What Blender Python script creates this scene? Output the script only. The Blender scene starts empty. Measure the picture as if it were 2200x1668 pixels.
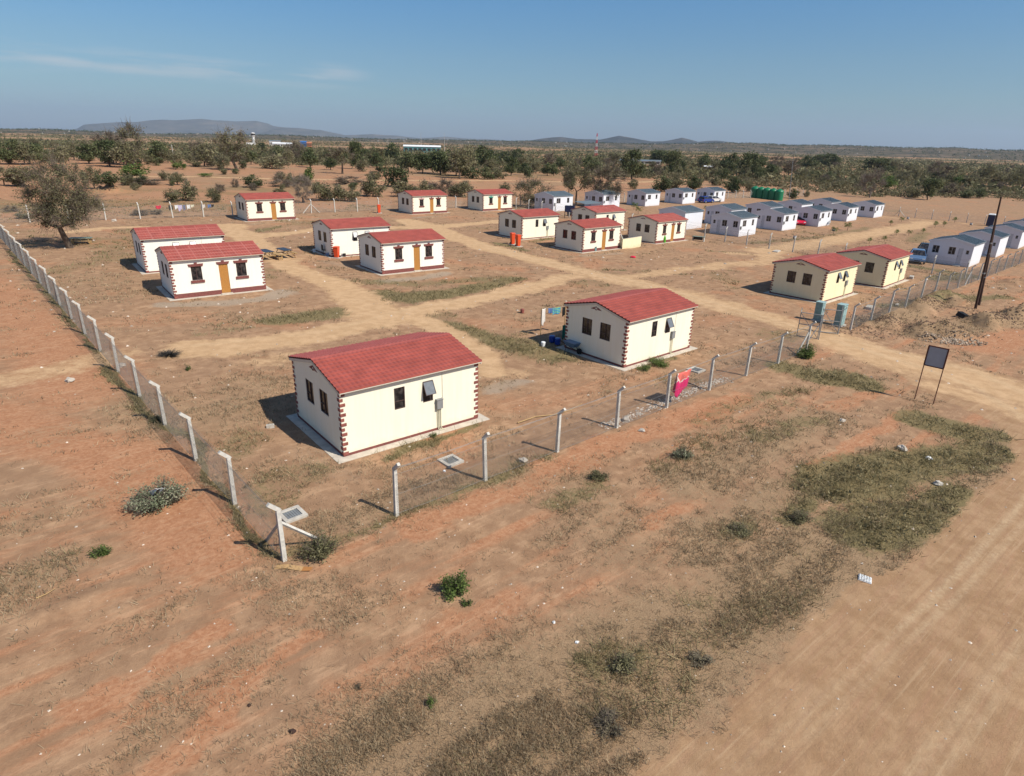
import bpy, math, random
import numpy as np
from mathutils import Vector, Matrix

random.seed(7)
rng = np.random.default_rng(7)
SC = bpy.context.scene
COL = SC.collection
R = math.radians

# ---------------------------------------------------------------- camera, sky, sun, exposure
S = .56                                   # survey scale
F_PX, PITCH, ROLL, HC = 1356.2, R(21.248), R(1.5), 20 * S
SX, SY = -.02455, .004976                 # gentle fall of the site
fw = np.array([0, math.cos(PITCH), -math.sin(PITCH)])
up0 = np.array([0, math.sin(PITCH), math.cos(PITCH)]); rt0 = np.array([1., 0, 0])
rt = math.cos(ROLL) * rt0 + math.sin(ROLL) * up0
up = -math.sin(ROLL) * rt0 + math.cos(ROLL) * up0
CAM = np.array([0, 0, HC])
cd = bpy.data.cameras.new('camera'); cam = bpy.data.objects.new('camera', cd); COL.objects.link(cam)
cd.sensor_width = 36; cd.lens = 36 * F_PX / 2200; cd.clip_start = .2; cd.clip_end = 60000
m = Matrix((tuple(rt) , tuple(up), tuple(-fw))).transposed().to_4x4(); m.translation = Vector(CAM)
cam.matrix_world = m
SC.camera = cam

SUN_AZ, SUN_EL = R(-30), R(47)
W = bpy.data.worlds.new('World'); SC.world = W; W.use_nodes = True
def build_world():
    nt = W.node_tree; nt.nodes.clear(); N = nt.nodes.new; L = nt.links.new
    out = N('ShaderNodeOutputWorld'); bg = N('ShaderNodeBackground'); bg.inputs[1].default_value = .085
    sky = N('ShaderNodeTexSky'); sky.sky_type = 'NISHITA'; sky.sun_disc = False
    sky.sun_elevation = SUN_EL; sky.sun_rotation = math.pi / 2 - SUN_AZ
    sky.altitude = 300; sky.air_density = 1.0; sky.dust_density = .6; sky.ozone_density = 4.0
    tc = N('ShaderNodeTexCoord'); sp = N('ShaderNodeSeparateXYZ'); L(tc.outputs['Generated'], sp.inputs[0])
    mp = N('ShaderNodeMapping'); mp.inputs['Scale'].default_value = (3.2, 3.2, 34); mp.inputs['Rotation'].default_value = (0, 0, .3)
    L(tc.outputs['Generated'], mp.inputs[0])
    no = N('ShaderNodeTexNoise'); no.inputs['Scale'].default_value = 2.2; no.inputs['Detail'].default_value = 6; L(mp.outputs[0], no.inputs[0])
    def mr(src, a, b, c, d):
        q = N('ShaderNodeMapRange'); q.interpolation_type = 'SMOOTHSTEP'
        q.inputs[1].default_value = a; q.inputs[2].default_value = b; q.inputs[3].default_value = c; q.inputs[4].default_value = d
        L(src, q.inputs[0]); return q.outputs[0]
    def mul(a, b):
        q = N('ShaderNodeMath'); q.operation = 'MULTIPLY'; L(a, q.inputs[0]); L(b, q.inputs[1]); return q.outputs[0]
    k = mul(mr(sp.outputs[2], .058, .080, 0, 1), mr(sp.outputs[2], .080, .104, 1, 0))
    k = mul(k, mr(sp.outputs[0], -.27, -.19, 1, 0))
    k = mul(k, mr(no.outputs[0], .40, .68, 0, .42))
    # dry-season air: the lower sky is dulled towards grey-blue
    rp = N('ShaderNodeValToRGB'); e = rp.color_ramp.elements
    stops = [(.0, (.52, .615, .85)), (.022, (.52, .615, .78)), (.06, (.57, .685, .74)), (.108, (.59, .73, .78)), (.2, (.51, .80, .94)), (.42, (.58, .82, .96)), (1, (.9, .95, 1))]
    e[0].position = 0; e[0].color = stops[0][1] + (1,); e[1].position = 1; e[1].color = stops[-1][1] + (1,)
    for ps, c in stops[1:-1]: q = e.new(ps); q.color = c + (1,)
    L(sp.outputs[2], rp.inputs[0])
    ml = N('ShaderNodeMixRGB'); ml.blend_type = 'MULTIPLY'; ml.inputs[0].default_value = 1; L(sky.outputs[0], ml.inputs[1]); L(rp.outputs[0], ml.inputs[2])
    mx = N('ShaderNodeMixRGB'); L(k, mx.inputs[0]); L(ml.outputs[0], mx.inputs[1]); mx.inputs[2].default_value = (6.4, 6.1, 6.0, 1)
    L(mx.outputs[0], bg.inputs[0]); L(bg.outputs[0], out.inputs[0])
build_world()
sl = bpy.data.lights.new('sun', 'SUN'); sun = bpy.data.objects.new('sun', sl); COL.objects.link(sun)
sl.energy = 4.2; sl.angle = R(.53); sl.color = (1, .945, .85)
sd = Vector((math.cos(SUN_EL) * math.cos(SUN_AZ), math.cos(SUN_EL) * math.sin(SUN_AZ), math.sin(SUN_EL)))
sun.rotation_euler = (-sd).to_track_quat('-Z', 'Y').to_euler()
sun.location = (60, -40, 90)
vs = SC.view_settings
vs.view_transform = 'Standard'; vs.look = 'None'; vs.gamma = 1; vs.exposure = .42
SC.cycles.use_denoising = True
try:
    SC.cycles.denoiser = 'OPENIMAGEDENOISE'; SC.cycles.denoising_input_passes = 'RGB_ALBEDO_NORMAL'; SC.cycles.denoising_prefilter = 'ACCURATE'
except Exception: pass
SC.cycles.max_bounces = 5; SC.cycles.diffuse_bounces = 2; SC.cycles.glossy_bounces = 2
SC.cycles.transparent_max_bounces = 12; SC.cycles.volume_bounces = 0
SC.cycles.sample_clamp_indirect = 4

# ---------------------------------------------------------------- terrain function
def _h(ix, iy, s):
    n = (ix.astype(np.int64) * 374761393 + iy.astype(np.int64) * 668265263 + s * 974711) & 0xffffffff
    n = ((n ^ (n >> 13)) * 1274126177) & 0xffffffff
    n = n ^ (n >> 16)
    return (n & 0xffff) / 65535.
def vn(x, y, s=0):
    x = np.asarray(x, float); y = np.asarray(y, float)
    ix = np.floor(x); iy = np.floor(y); fx = x - ix; fy = y - iy
    fx = fx * fx * (3 - 2 * fx); fy = fy * fy * (3 - 2 * fy)
    a = _h(ix, iy, s); b = _h(ix + 1, iy, s); c = _h(ix, iy + 1, s); d = _h(ix + 1, iy + 1, s)
    return (a * (1 - fx) + b * fx) * (1 - fy) + (c * (1 - fx) + d * fx) * fy
def fbm(x, y, s=0, o=4):
    v = 0; a = .5; t = 0
    for i in range(o):
        v = v + a * vn(x, y, s + i * 17); t += a; x = x * 2.03 + 5.1; y = y * 2.03 - 3.7; a *= .5
    return v / t
def sst(a, b, x):
    t = np.clip((x - a) / (b - a), 0, 1); return t * t * (3 - 2 * t)
PADS = []       # (cx, cy, yaw, half length, half width, z)
MOUNDS = []     # (x, y, rx, ry, yaw, h)
def plane(x, y): return SX * x + SY * y
def T(x, y, fine=True):
    x = np.asarray(x, float); y = np.asarray(y, float)
    r = np.hypot(x, y)
    far = 1.2 * np.tanh(-x / 260) - 1.2 + 3.0 * (fbm(x / 420, y / 420, 3, 3) - .5) * sst(300, 1200, r)
    w = sst(170, 420, r)
    z = (1 - w) * (SX * np.clip(x, -150, 150) + SY * np.clip(y, -100, 300)) + w * far
    if fine:
        k = (1 - sst(60, 300, r))
        z = z + .10 * (fbm(x / 5, y / 5, 11, 3) - .5) * k + .05 * (fbm(x / .8, y / .8, 5, 3) - .5) * (1 - sst(30, 80, r))
        for cx, cy, rx, ry, a, h in MOUNDS:
            c, s = math.cos(a), math.sin(a); px = ((x - cx) * c + (y - cy) * s) / rx; py = (-(x - cx) * s + (y - cy) * c) / ry
            q = np.clip(1 - px * px - py * py, 0, 1)
            z = z + h * q * (.25 + 1.5 * fbm(x / .8, y / .8, 9, 4) * fbm(x / 2.2 + 7, y / 2.2, 15, 2) * 1.6)
        for cx, cy, a, hl, hw, pz in PADS:
            c, s = math.cos(a), math.sin(a); dx = x - cx; dy = y - cy
            px = np.abs(dx * c + dy * s) - hl; py = np.abs(-dx * s + dy * c) - hw
            d = np.hypot(np.maximum(px, 0), np.maximum(py, 0))
            k = 1 - sst(.1, 1.6, d)
            z = z * (1 - k) + (pz - .02) * k
    return z
def ray(x, y): return fw * F_PX + rt * (x - 1100) - up * (y - 834)
def G(px, py, z=0.):
    """the ground point (raised by z) seen at a pixel of the survey picture"""
    d = ray(px, py); d = d / math.hypot(d[0], d[1])
    t = np.concatenate([np.linspace(5, 400, 1600), np.geomspace(401, 9000, 1200)])
    X = d[0] * t; Y = d[1] * t; Z = HC + d[2] * t
    g = Z - (T(X, Y, False) + z)
    i = np.argmax(g < 0) if (g < 0).any() else len(t) - 1
    if i == 0: i = 1
    k = g[i - 1] / (g[i - 1] - g[i]) if g[i - 1] != g[i] else 0
    tt = t[i - 1] + k * (t[i] - t[i - 1])
    return np.array([d[0] * tt, d[1] * tt, HC + d[2] * tt])
def proj(P):
    d = np.asarray(P) - CAM; z = d @ fw; return 1100 + F_PX * (d @ rt) / z, 834 - F_PX * (d @ up) / z
def gz(x, y): return float(T(np.array([x]), np.array([y]))[0])
def depth(P): return float((np.asarray(P) - CAM) @ fw)
AZ = R(43); U = np.array([math.cos(AZ), math.sin(AZ)]); V = np.array([-math.sin(AZ), math.cos(AZ)])

# ---------------------------------------------------------------- materials
def newmat(name):
    mt = bpy.data.materials.new(name); mt.use_nodes = True
    nt = mt.node_tree; b = nt.nodes['Principled BSDF']; return mt, nt, b
def mat(name, col, rough=.75, var=.15, scale=6., metal=0., spec=.3, bump=0., detail=4, stretch=(1, 1, 1), tintvar=0.):
    mt, nt, b = newmat(name); N = nt.nodes.new; L = nt.links.new
    tc = N('ShaderNodeTexCoord'); mp = N('ShaderNodeMapping'); mp.inputs['Scale'].default_value = stretch
    L(tc.outputs['Object'], mp.inputs[0])
    no = N('ShaderNodeTexNoise'); no.inputs['Scale'].default_value = scale; no.inputs['Detail'].default_value = detail
    L(mp.outputs[0], no.inputs[0])
    cr = N('ShaderNodeValToRGB'); e = cr.color_ramp.elements
    e[0].position = .28; e[1].position = .72
    e[0].color = tuple(c * (1 - var) for c in col) + (1,); e[1].color = tuple(min(1, c * (1 + var * .7)) for c in col) + (1,)
    L(no.outputs[0], cr.inputs[0]); src = cr.outputs[0]
    if tintvar:
        at = N('ShaderNodeAttribute'); at.attribute_name = 'tint'
        mx = N('ShaderNodeMixRGB'); mx.blend_type = 'MULTIPLY'; mx.inputs[0].default_value = 1
        mr = N('ShaderNodeMapRange'); mr.inputs[3].default_value = 1 - tintvar; mr.inputs[4].default_value = 1 + tintvar
        L(at.outputs['Fac'], mr.inputs[0]); L(src, mx.inputs[1]); L(mr.outputs[0], mx.inputs[2]); src = mx.outputs[0]
    L(src, b.inputs['Base Color'])
    b.inputs['Roughness'].default_value = rough; b.inputs['Metallic'].default_value = metal
    b.inputs['Specular IOR Level'].default_value = spec
    if bump:
        bp = N('ShaderNodeBump'); bp.inputs['Strength'].default_value = bump; bp.inputs['Distance'].default_value = .02
        L(no.outputs[0], bp.inputs['Height']); L(bp.outputs[0], b.inputs['Normal'])
    return mt
def leafmat(name, c1, c2, c3):
    """foliage: three leaf colours spread over the leaves by each leaf's own tint, a little light passing through"""
    mt, nt, b = newmat(name); N = nt.nodes.new; L = nt.links.new
    at = N('ShaderNodeAttribute'); at.attribute_name = 'tint'
    oi = N('ShaderNodeObjectInfo')
    cr = N('ShaderNodeValToRGB'); e = cr.color_ramp.elements
    e[0].position = 0; e[1].position = 1; e[0].color = c1 + (1,); e[1].color = c3 + (1,)
    q = e.new(.5); q.color = c2 + (1,)
    ad = N('ShaderNodeMath'); ad.operation = 'MULTIPLY_ADD'; ad.inputs[1].default_value = .5; ad.inputs[2].default_value = -.25
    L(oi.outputs['Random'], ad.inputs[0])
    a2 = N('ShaderNodeMath'); a2.operation = 'ADD'; L(at.outputs['Fac'], a2.inputs[0]); L(ad.outputs[0], a2.inputs[1])
    L(a2.outputs[0], cr.inputs[0]); L(cr.outputs[0], b.inputs['Base Color'])
    b.inputs['Roughness'].default_value = .7; b.inputs['Specular IOR Level'].default_value = .15
    tr = N('ShaderNodeBsdfTranslucent'); L(cr.outputs[0], tr.inputs[0])
    ms = N('ShaderNodeMixShader'); ms.inputs[0].default_value = .3
    L(b.outputs[0], ms.inputs[1]); L(tr.outputs[0], ms.inputs[2]); L(ms.outputs[0], nt.nodes['Material Output'].inputs[0])
    return mt
def wallmat(name, col, streak, line=None):
    """painted plaster panels: faint vertical weather streaks from the eave and soil splash near the ground"""
    mt, nt, b = newmat(name); N = nt.nodes.new; L = nt.links.new
    tc = N('ShaderNodeTexCoord'); mp = N('ShaderNodeMapping'); mp.inputs['Scale'].default_value = (5, 5, .35); L(tc.outputs['Object'], mp.inputs[0])
    no = N('ShaderNodeTexNoise'); no.inputs['Scale'].default_value = 1.3; no.inputs['Detail'].default_value = 5; L(mp.outputs[0], no.inputs[0])
    cr = N('ShaderNodeValToRGB'); cr.color_ramp.elements[0].position = .4; cr.color_ramp.elements[1].position = .75
    cr.color_ramp.elements[0].color = col + (1,); cr.color_ramp.elements[1].color = streak + (1,); L(no.outputs[0], cr.inputs[0])
    n2 = N('ShaderNodeTexNoise'); n2.inputs['Scale'].default_value = 3.5; n2.inputs['Detail'].default_value = 6; L(tc.outputs['Object'], n2.inputs[0])
    sp = N('ShaderNodeSeparateXYZ'); L(tc.outputs['Object'], sp.inputs[0])
    ad = N('ShaderNodeMath'); ad.operation = 'MULTIPLY_ADD'; ad.inputs[1].default_value = .7; L(n2.outputs[0], ad.inputs[0])
    sb = N('ShaderNodeMath'); sb.operation = 'MULTIPLY'; sb.inputs[1].default_value = -1; L(sp.outputs[2], sb.inputs[0]); L(sb.outputs[0], ad.inputs[2])
    mr = N('ShaderNodeMapRange'); mr.inputs[1].default_value = .0; mr.inputs[2].default_value = .45; mr.inputs[3].default_value = 0; mr.inputs[4].default_value = .42; L(ad.outputs[0], mr.inputs[0])
    mx = N('ShaderNodeMixRGB'); L(mr.outputs[0], mx.inputs[0]); L(cr.outputs[0], mx.inputs[1]); mx.inputs[2].default_value = (col[0] * .72, col[1] * .56, col[2] * .44, 1)
    L(mx.outputs[0], b.inputs['Base Color']); b.inputs['Roughness'].default_value = .82; b.inputs['Specular IOR Level'].default_value = .2
    if line:   # pressed ribs of the cladding
        wv = N('ShaderNodeTexWave'); wv.wave_type = 'BANDS'; wv.bands_direction = line; wv.inputs['Scale'].default_value = 1.3
        L(tc.outputs['Object'], wv.inputs[0]); bp = N('ShaderNodeBump'); bp.inputs['Strength'].default_value = .25; bp.inputs['Distance'].default_value = .02
        L(wv.outputs[0], bp.inputs['Height']); L(bp.outputs[0], b.inputs['Normal'])
    return mt
def glassmat():
    mt, nt, b = newmat('window_glass'); N = nt.nodes.new; L = nt.links.new
    tc = N('ShaderNodeTexCoord'); no = N('ShaderNodeTexNoise'); no.inputs['Scale'].default_value = 3.2; L(tc.outputs['Object'], no.inputs[0])
    cr = N('ShaderNodeValToRGB'); e = cr.color_ramp.elements
    e[0].position = .42; e[0].color = (.012, .012, .014, 1); e[1].position = .66; e[1].color = (.075, .065, .06, 1)
    L(no.outputs[0], cr.inputs[0]); L(cr.outputs[0], b.inputs['Base Color'])
    b.inputs['Roughness'].default_value = .12; b.inputs['Specular IOR Level'].default_value = .45
    return mt
def roofmat(name, col, joints):
    mt, nt, b = newmat(name); N = nt.nodes.new; L = nt.links.new
    tc = N('ShaderNodeTexCoord'); no = N('ShaderNodeTexNoise'); no.inputs['Scale'].default_value = 1.7; no.inputs['Detail'].default_value = 7; L(tc.outputs['Object'], no.inputs[0])
    cr = N('ShaderNodeValToRGB'); e = cr.color_ramp.elements
    e[0].position = .3; e[0].color = tuple(c * .8 for c in col) + (1,); e[1].position = .75; e[1].color = tuple(c * 1.12 for c in col) + (1,)
    L(no.outputs[0], cr.inputs[0]); src = cr.outputs[0]
    n3 = N('ShaderNodeTexNoise'); n3.inputs['Scale'].default_value = 9; n3.inputs['Detail'].default_value = 5; L(tc.outputs['Object'], n3.inputs[0])
    m3 = N('ShaderNodeMapRange'); m3.inputs[1].default_value = .5; m3.inputs[2].default_value = .8; m3.inputs[3].default_value = 0; m3.inputs[4].default_value = .35; L(n3.outputs[0], m3.inputs[0])
    md = N('ShaderNodeMixRGB'); L(m3.outputs[0], md.inputs[0]); L(src, md.inputs[1]); md.inputs[2].default_value = (.36, .13, .10, 1); src = md.outputs[0]
    if joints:
        at = N('ShaderNodeAttribute'); at.attribute_name = 'joint'
        mj = N('ShaderNodeMath'); mj.operation = 'MULTIPLY'; mj.inputs[1].default_value = joints; L(at.outputs['Fac'], mj.inputs[0])
        mx = N('ShaderNodeMixRGB'); L(mj.outputs[0], mx.inputs[0]); L(src, mx.inputs[1]); mx.inputs[2].default_value = (.5, .2, .165, 1); src = mx.outputs[0]
    L(src, b.inputs['Base Color']); b.inputs['Roughness'].default_value = .5; b.inputs['Specular IOR Level'].default_value = .35
    return mt

M = {}
M['cream'] = wallmat('cream_plaster', (.84, .795, .635), (.815, .76, .58))
M['white'] = wallmat('offwhite_plaster', (.85, .825, .72), (.83, .79, .67))
M['yellow'] = wallmat('yellow_plaster', (.82, .735, .48), (.79, .70, .44))
M['clad'] = wallmat('white_cladding', (.71, .715, .74), (.685, .69, .71), 'X')
M['maroon'] = mat('maroon_paint', (.2, .066, .055), .7, .25, 9)
M['quoin'] = mat('brick_red_paint', (.26, .085, .066), .75, .35, 7)
M['roof'] = roofmat('red_tile_steel', (.37, .09, .068), .0)
M['roofj'] = roofmat('red_tile_steel_jointed', (.37, .09, .068), .6)
M['zinc'] = mat('blue_grey_roof_steel', (.15, .185, .205), .45, .12, 2, spec=.5)
M['trim'] = mat('cream_trim', (.62, .56, .45), .7, .1)
M['wtrim'] = mat('white_trim', (.72, .73, .74), .6, .1)
M['frame'] = mat('brown_window_steel', (.075, .045, .04), .5, .2)
M['glass'] = glassmat()
M['door'] = mat('varnished_timber', (.46, .21, .05), .5, .25, 3, stretch=(6, 6, .6), spec=.4)
M['concrete'] = mat('concrete', (.47, .43, .37), .9, .2, 5, bump=.3)
M['pconc'] = mat('post_concrete', (.56, .53, .47), .9, .22, 8, bump=.3)
M['kerb'] = mat('slab_concrete', (.54, .47, .38), .9, .2, 3, bump=.2)
M['wire'] = mat('galvanised_wire', (.27, .265, .25), .55, .2, 4, metal=.4)
M['grey'] = mat('grey_steel', (.27, .28, .28), .5, .15, 6, metal=.3)
M['box'] = mat('meter_box_grey', (.24, .24, .235), .6, .12)
M['pipe'] = mat('cream_pipe', (.68, .62, .44), .6, .1)
M['bark'] = mat('bark', (.115, .085, .063), .95, .35, 14, bump=.6)
M['pbark'] = mat('pale_bark', (.21, .17, .135), .95, .3, 14, bump=.5)
M['twig'] = mat('twig', (.16, .125, .095), .95, .3, 5)
M['pole'] = mat('creosoted_pole', (.06, .033, .024), .85, .4, 5, stretch=(4, 4, .4), bump=.4)
M['rust'] = mat('rusty_steel', (.12, .045, .03), .8, .3, 10)
M['signback'] = mat('grey_sheet', (.36, .375, .40), .6, .1, 2)
M['red'] = mat('orange_red_plastic', (.72, .085, .025), .4, .1, spec=.4)
M['teal'] = mat('teal_paint', (.18, .30, .29), .6, .2, 4)
M['tealtop'] = mat('pale_teal_paint', (.30, .43, .42), .6, .15, 4)
M['tank'] = mat('green_tank_plastic', (.012, .17, .075), .4, .15, 1, spec=.4)
M['navy'] = mat('navy_sheet', (.012, .022, .065), .35, .15, 2, spec=.5)
M['tabletop'] = mat('dark_table_top', (.022, .026, .036), .35, .2, 3, spec=.4)
M['pine'] = mat('pine_timber', (.42, .27, .12), .75, .2, 3)
M['tyre'] = mat('tyre_rubber', (.015, .015, .015), .9, .1)
M['rim'] = mat('wheel_rim', (.45, .46, .47), .4, .1, metal=.6)
M['lamp'] = mat('lamp_glass', (.75, .74, .7), .2, .1, spec=.6)
M['tail'] = mat('tail_lamp', (.5, .02, .015), .25, .1, spec=.6)
M['cblue'] = mat('car_blue', (.012, .045, .26), .25, .05, spec=.6)
M['cwhite'] = mat('car_white', (.66, .64, .62), .3, .05, spec=.6)
M['cred'] = mat('car_red', (.62, .012, .05), .28, .05, spec=.6)
M['csteel'] = mat('car_steel_blue', (.13, .22, .36), .3, .05, spec=.6, metal=.3)
M['cdark'] = mat('car_dark', (.02, .022, .028), .3, .05, spec=.6)
M['stone'] = mat('pale_stone', (.47, .41, .34), .9, .25, 9, bump=.5)
M['whitep'] = mat('white_plastic', (.78, .78, .76), .5, .08)
M['card'] = mat('cardboard', (.45, .28, .13), .85, .1, 4)
M['card2'] = mat('brown_cardboard', (.38, .17, .055), .85, .1, 4)
M['black'] = mat('black_plastic', (.02, .02, .021), .6, .2)
M['soil'] = mat('dug_soil', (.21, .105, .06), .95, .35, 4, bump=.7)
M['tower'] = mat('tower_white', (.7, .69, .66), .7, .08)
def cloth(name, c): return mat(name, c, .9, .12, 5)

# ---------------------------------------------------------------- mesh helpers
def tagm(o, label=None, cat=None, group=None, kind=None):
    if label: o['label'] = label
    if cat: o['category'] = cat
    if group: o['group'] = group
    if kind: o['kind'] = kind
    return o
def empty(name, loc=(0, 0, 0), rz=0, label=None, cat=None, group=None):
    o = bpy.data.objects.new(name, None); COL.objects.link(o); o.location = loc; o.rotation_euler = (0, 0, rz)
    o.empty_display_size = .3
    return tagm(o, label, cat, group)
def child(o, par): o.parent = par; return o
class MB:
    def __init__(s): s.v = []; s.f = []; s.mi = []; s.cur = 0
    def add(s, vs, fs):
        b = len(s.v); s.v += [tuple(map(float, q)) for q in vs]; s.f += [tuple(i + b for i in f) for f in fs]; s.mi += [s.cur] * len(fs); return s
    def box(s, x0, x1, y0, y1, z0, z1):
        return s.add([(x0, y0, z0), (x1, y0, z0), (x1, y1, z0), (x0, y1, z0), (x0, y0, z1), (x1, y0, z1), (x1, y1, z1), (x0, y1, z1)],
                     [(3, 2, 1, 0), (4, 5, 6, 7), (0, 1, 5, 4), (1, 2, 6, 5), (2, 3, 7, 6), (3, 0, 4, 7)])
    def obox(s, o, ax, ay, az):
        o, ax, ay, az = map(np.asarray, (o, ax, ay, az))
        return s.add([o + i * ax + j * ay + k * az for k in (0, 1) for j, i in ((0, 0), (0, 1), (1, 1), (1, 0))],
                     [(3, 2, 1, 0), (4, 5, 6, 7), (0, 1, 5, 4), (1, 2, 6, 5), (2, 3, 7, 6), (3, 0, 4, 7)])
    def frustum(s, cx, cy, z0, z1, a0, b0, a1, b1):
        return s.add([(cx + i * a0, cy + j * b0, z0) for i, j in ((-1, -1), (1, -1), (1, 1), (-1, 1))] + [(cx + i * a1, cy + j * b1, z1) for i, j in ((-1, -1), (1, -1), (1, 1), (-1, 1))],
                     [(3, 2, 1, 0), (4, 5, 6, 7), (0, 1, 5, 4), (1, 2, 6, 5), (2, 3, 7, 6), (3, 0, 4, 7)])
    def tube(s, pts, rad, n=5, cap=True):
        pts = [np.asarray(p, float) for p in pts]
        if not hasattr(rad, '__len__'): rad = [rad] * len(pts)
        vs = []; k = len(pts)
        for i, p in enumerate(pts):
            d = pts[min(i + 1, k - 1)] - pts[max(i - 1, 0)]; d = d / (np.linalg.norm(d) + 1e-9)
            a = np.cross(d, (0, 0, 1) if abs(d[2]) < .9 else (1, 0, 0)); a /= np.linalg.norm(a); b = np.cross(d, a)
            for j in range(n):
                t = 2 * math.pi * j / n; vs.append(p + rad[i] * (math.cos(t) * a + math.sin(t) * b))
        fs = [(i * n + j, i * n + (j + 1) % n, (i + 1) * n + (j + 1) % n, (i + 1) * n + j) for i in range(k - 1) for j in range(n)]
        fs = [f[::-1] for f in fs]
        if cap: fs += [tuple(range(n)), tuple((k - 1) * n + j for j in range(n - 1, -1, -1))]
        return s.add(vs, fs)
    def lathe(s, prof, n=16, cx=0, cy=0):
        vs = [(cx + r * math.cos(2 * math.pi * j / n), cy + r * math.sin(2 * math.pi * j / n), z) for r, z in prof for j in range(n)]
        k = len(prof)
        fs = [(i * n + j, i * n + (j + 1) % n, (i + 1) * n + (j + 1) % n, (i + 1) * n + j) for i in range(k - 1) for j in range(n)]
        fs += [tuple(range(n - 1, -1, -1)), tuple((k - 1) * n + j for j in range(n))]
        return s.add(vs, fs)
    def blob(s, c, r, seed=0, n=10, m=7, rough=.3):
        g = np.random.default_rng(seed); vs = []; fs = []
        ph = g.uniform(0, 6, 6)
        for i in range(m + 1):
            th = math.pi * i / m
            for j in range(n):
                t = 2 * math.pi * j / n
                d = np.array([math.sin(th) * math.cos(t), math.sin(th) * math.sin(t), math.cos(th)])
                k = 1 + rough * (math.sin(3 * d[0] + ph[0]) * math.sin(4 * d[1] + ph[1]) + .5 * math.sin(7 * d[2] + ph[2] + 3 * d[0])) + (g.normal(0, rough * .12) if 0 < i < m else 0)
                vs.append(np.asarray(c) + d * np.asarray(r) * k)
        for i in range(m):
            for j in range(n): fs.append((i * n + j, (i + 1) * n + j, (i + 1) * n + (j + 1) % n, i * n + (j + 1) % n))
        return s.add(vs, fs)
    def mesh(s, name, mats):
        me = bpy.data.meshes.new(name); me.from_pydata(s.v, [], s.f)
        if not isinstance(mats, (list, tuple)): mats = [mats]
        for q in mats: me.materials.append(q)
        if len(mats) > 1: me.polygons.foreach_set('material_index', s.mi)
        me.update(); return me
    def build(s, name, mats, par=None, smooth=False, bevel=0):
        me = s.mesh(name, mats)
        if smooth: me.polygons.foreach_set('use_smooth', [True] * len(me.polygons))
        o = bpy.data.objects.new(name, me); COL.objects.link(o)
        if par is not None: o.parent = par
        if bevel:
            q = o.modifiers.new('bevel', 'BEVEL'); q.width = bevel; q.segments = 2; q.limit_method = 'ANGLE'
        return o
def mesh_np(name, v, quads, mats, tint=None, mi=None, smooth=False):
    v = np.asarray(v, np.float32); quads = np.asarray(quads, np.int32); k = quads.shape[1]
    me = bpy.data.meshes.new(name); me.vertices.add(len(v)); me.vertices.foreach_set('co', v.ravel())
    n = len(quads); me.loops.add(n * k); me.polygons.add(n)
    me.loops.foreach_set('vertex_index', quads.ravel()); me.polygons.foreach_set('loop_start', np.arange(0, n * k, k, dtype=np.int32))
    for q in (mats if isinstance(mats, (list, tuple)) else [mats]): me.materials.append(q)
    if mi is not None: me.polygons.foreach_set('material_index', np.asarray(mi, np.int32))
    me.update(calc_edges=True); me.polygons.foreach_set('use_smooth', np.full(n, bool(smooth)))
    if tint is not None:
        a = me.attributes.new('tint', 'FLOAT', 'FACE'); a.data.foreach_set('value', np.asarray(tint, np.float32))
    return me
def link(name, me, par=None, loc=None):
    o = bpy.data.objects.new(name, me); COL.objects.link(o)
    if par is not None: o.parent = par
    if loc is not None: o.location = loc
    return o
def copy_tree(o, par=None):
    c = o.copy(); COL.objects.link(c)
    if par is not None: c.parent = par
    for ch in list(o.children): copy_tree(ch, c)
    return c

# ---------------------------------------------------------------- where the houses stand (needed for their level pads)
HL, HW, HE, HR = 6.04, 4.475, 2.60, 3.13          # red-roofed house: length, width, eave, ridge
WL, WW, WE, WR = 4.9, 4.5, 2.55, 3.08             # white cabin: along ridge, gable width, eave, ridge
cream_houses = [  # corner nearest us, yaw, door side towards us?, walls, roof, label
 (-6.12, 20.71, 39.1, 0, 'cream', 'roof', 'nearest cream house, back wall with one propped window, red roof filling most of its view'),
 (5.99, 32.21, 41.2, 0, 'cream', 'roof', 'cream house behind the pink towel, washing and a wheelbarrow at its shaded end'),
 (25.01, 50.72, 41.6, 0, 'yellow', 'roof', 'yellowish red-roofed house just behind the two teal cabinets at the gate'),
 (34.19, 58.42, 43.6, 0, 'yellow', 'roof', 'yellowish red-roofed house farthest right, between the gate house and the steel blue car'),
 (-22.94, 41.76, 37.4, 1, 'white', 'roofj', 'white-walled house nearest the left fence, timber door between two windows'),
 (-28.91, 49.18, 37.4, 0, 'white', 'roofj', 'white-walled house with pale-jointed red roof, half hidden behind another at the left fence'),
 (-11.19, 53.12, 37.4, 1, 'white', 'roof', 'white-walled house with timber door, standing before the house with the orange wheelie bin'),
 (-17.24, 59.76, 37.4, 0, 'white', 'roof', 'white-walled house with an orange wheelie bin at its corner, beside the picnic tables'),
 (-5.48, 106.38, 38.5, 1, 'cream', 'roof', 'small distant red-roofed house at the back fence with a green curtain in one window'),
 (-15.51, 97.12, 38, 1, 'cream', 'roof', 'distant red-roofed house at the back fence beside the lone orange bin'),
 (-33.51, 80.71, 38, 1, 'cream', 'roof', 'distant red-roofed house at the back fence beside the hanging laundry'),
 (.68, 77.17, 40, 0, 'cream', 'roof', 'cream house behind the pair of tall orange bins'),
 (7.30, 69.79, 40, 1, 'cream', 'roof', 'cream house with timber door and a freestanding cream panel screen at its right end'),
 (17.26, 79.44, 41, 1, 'cream', 'roofj', 'cream house with a green gas bottle standing beside its timber door'),
 (10.55, 86.8, 41, 0, 'cream', 'roofj', 'cream house mostly hidden behind two others, a dark bin at its left corner'),
]
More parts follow.
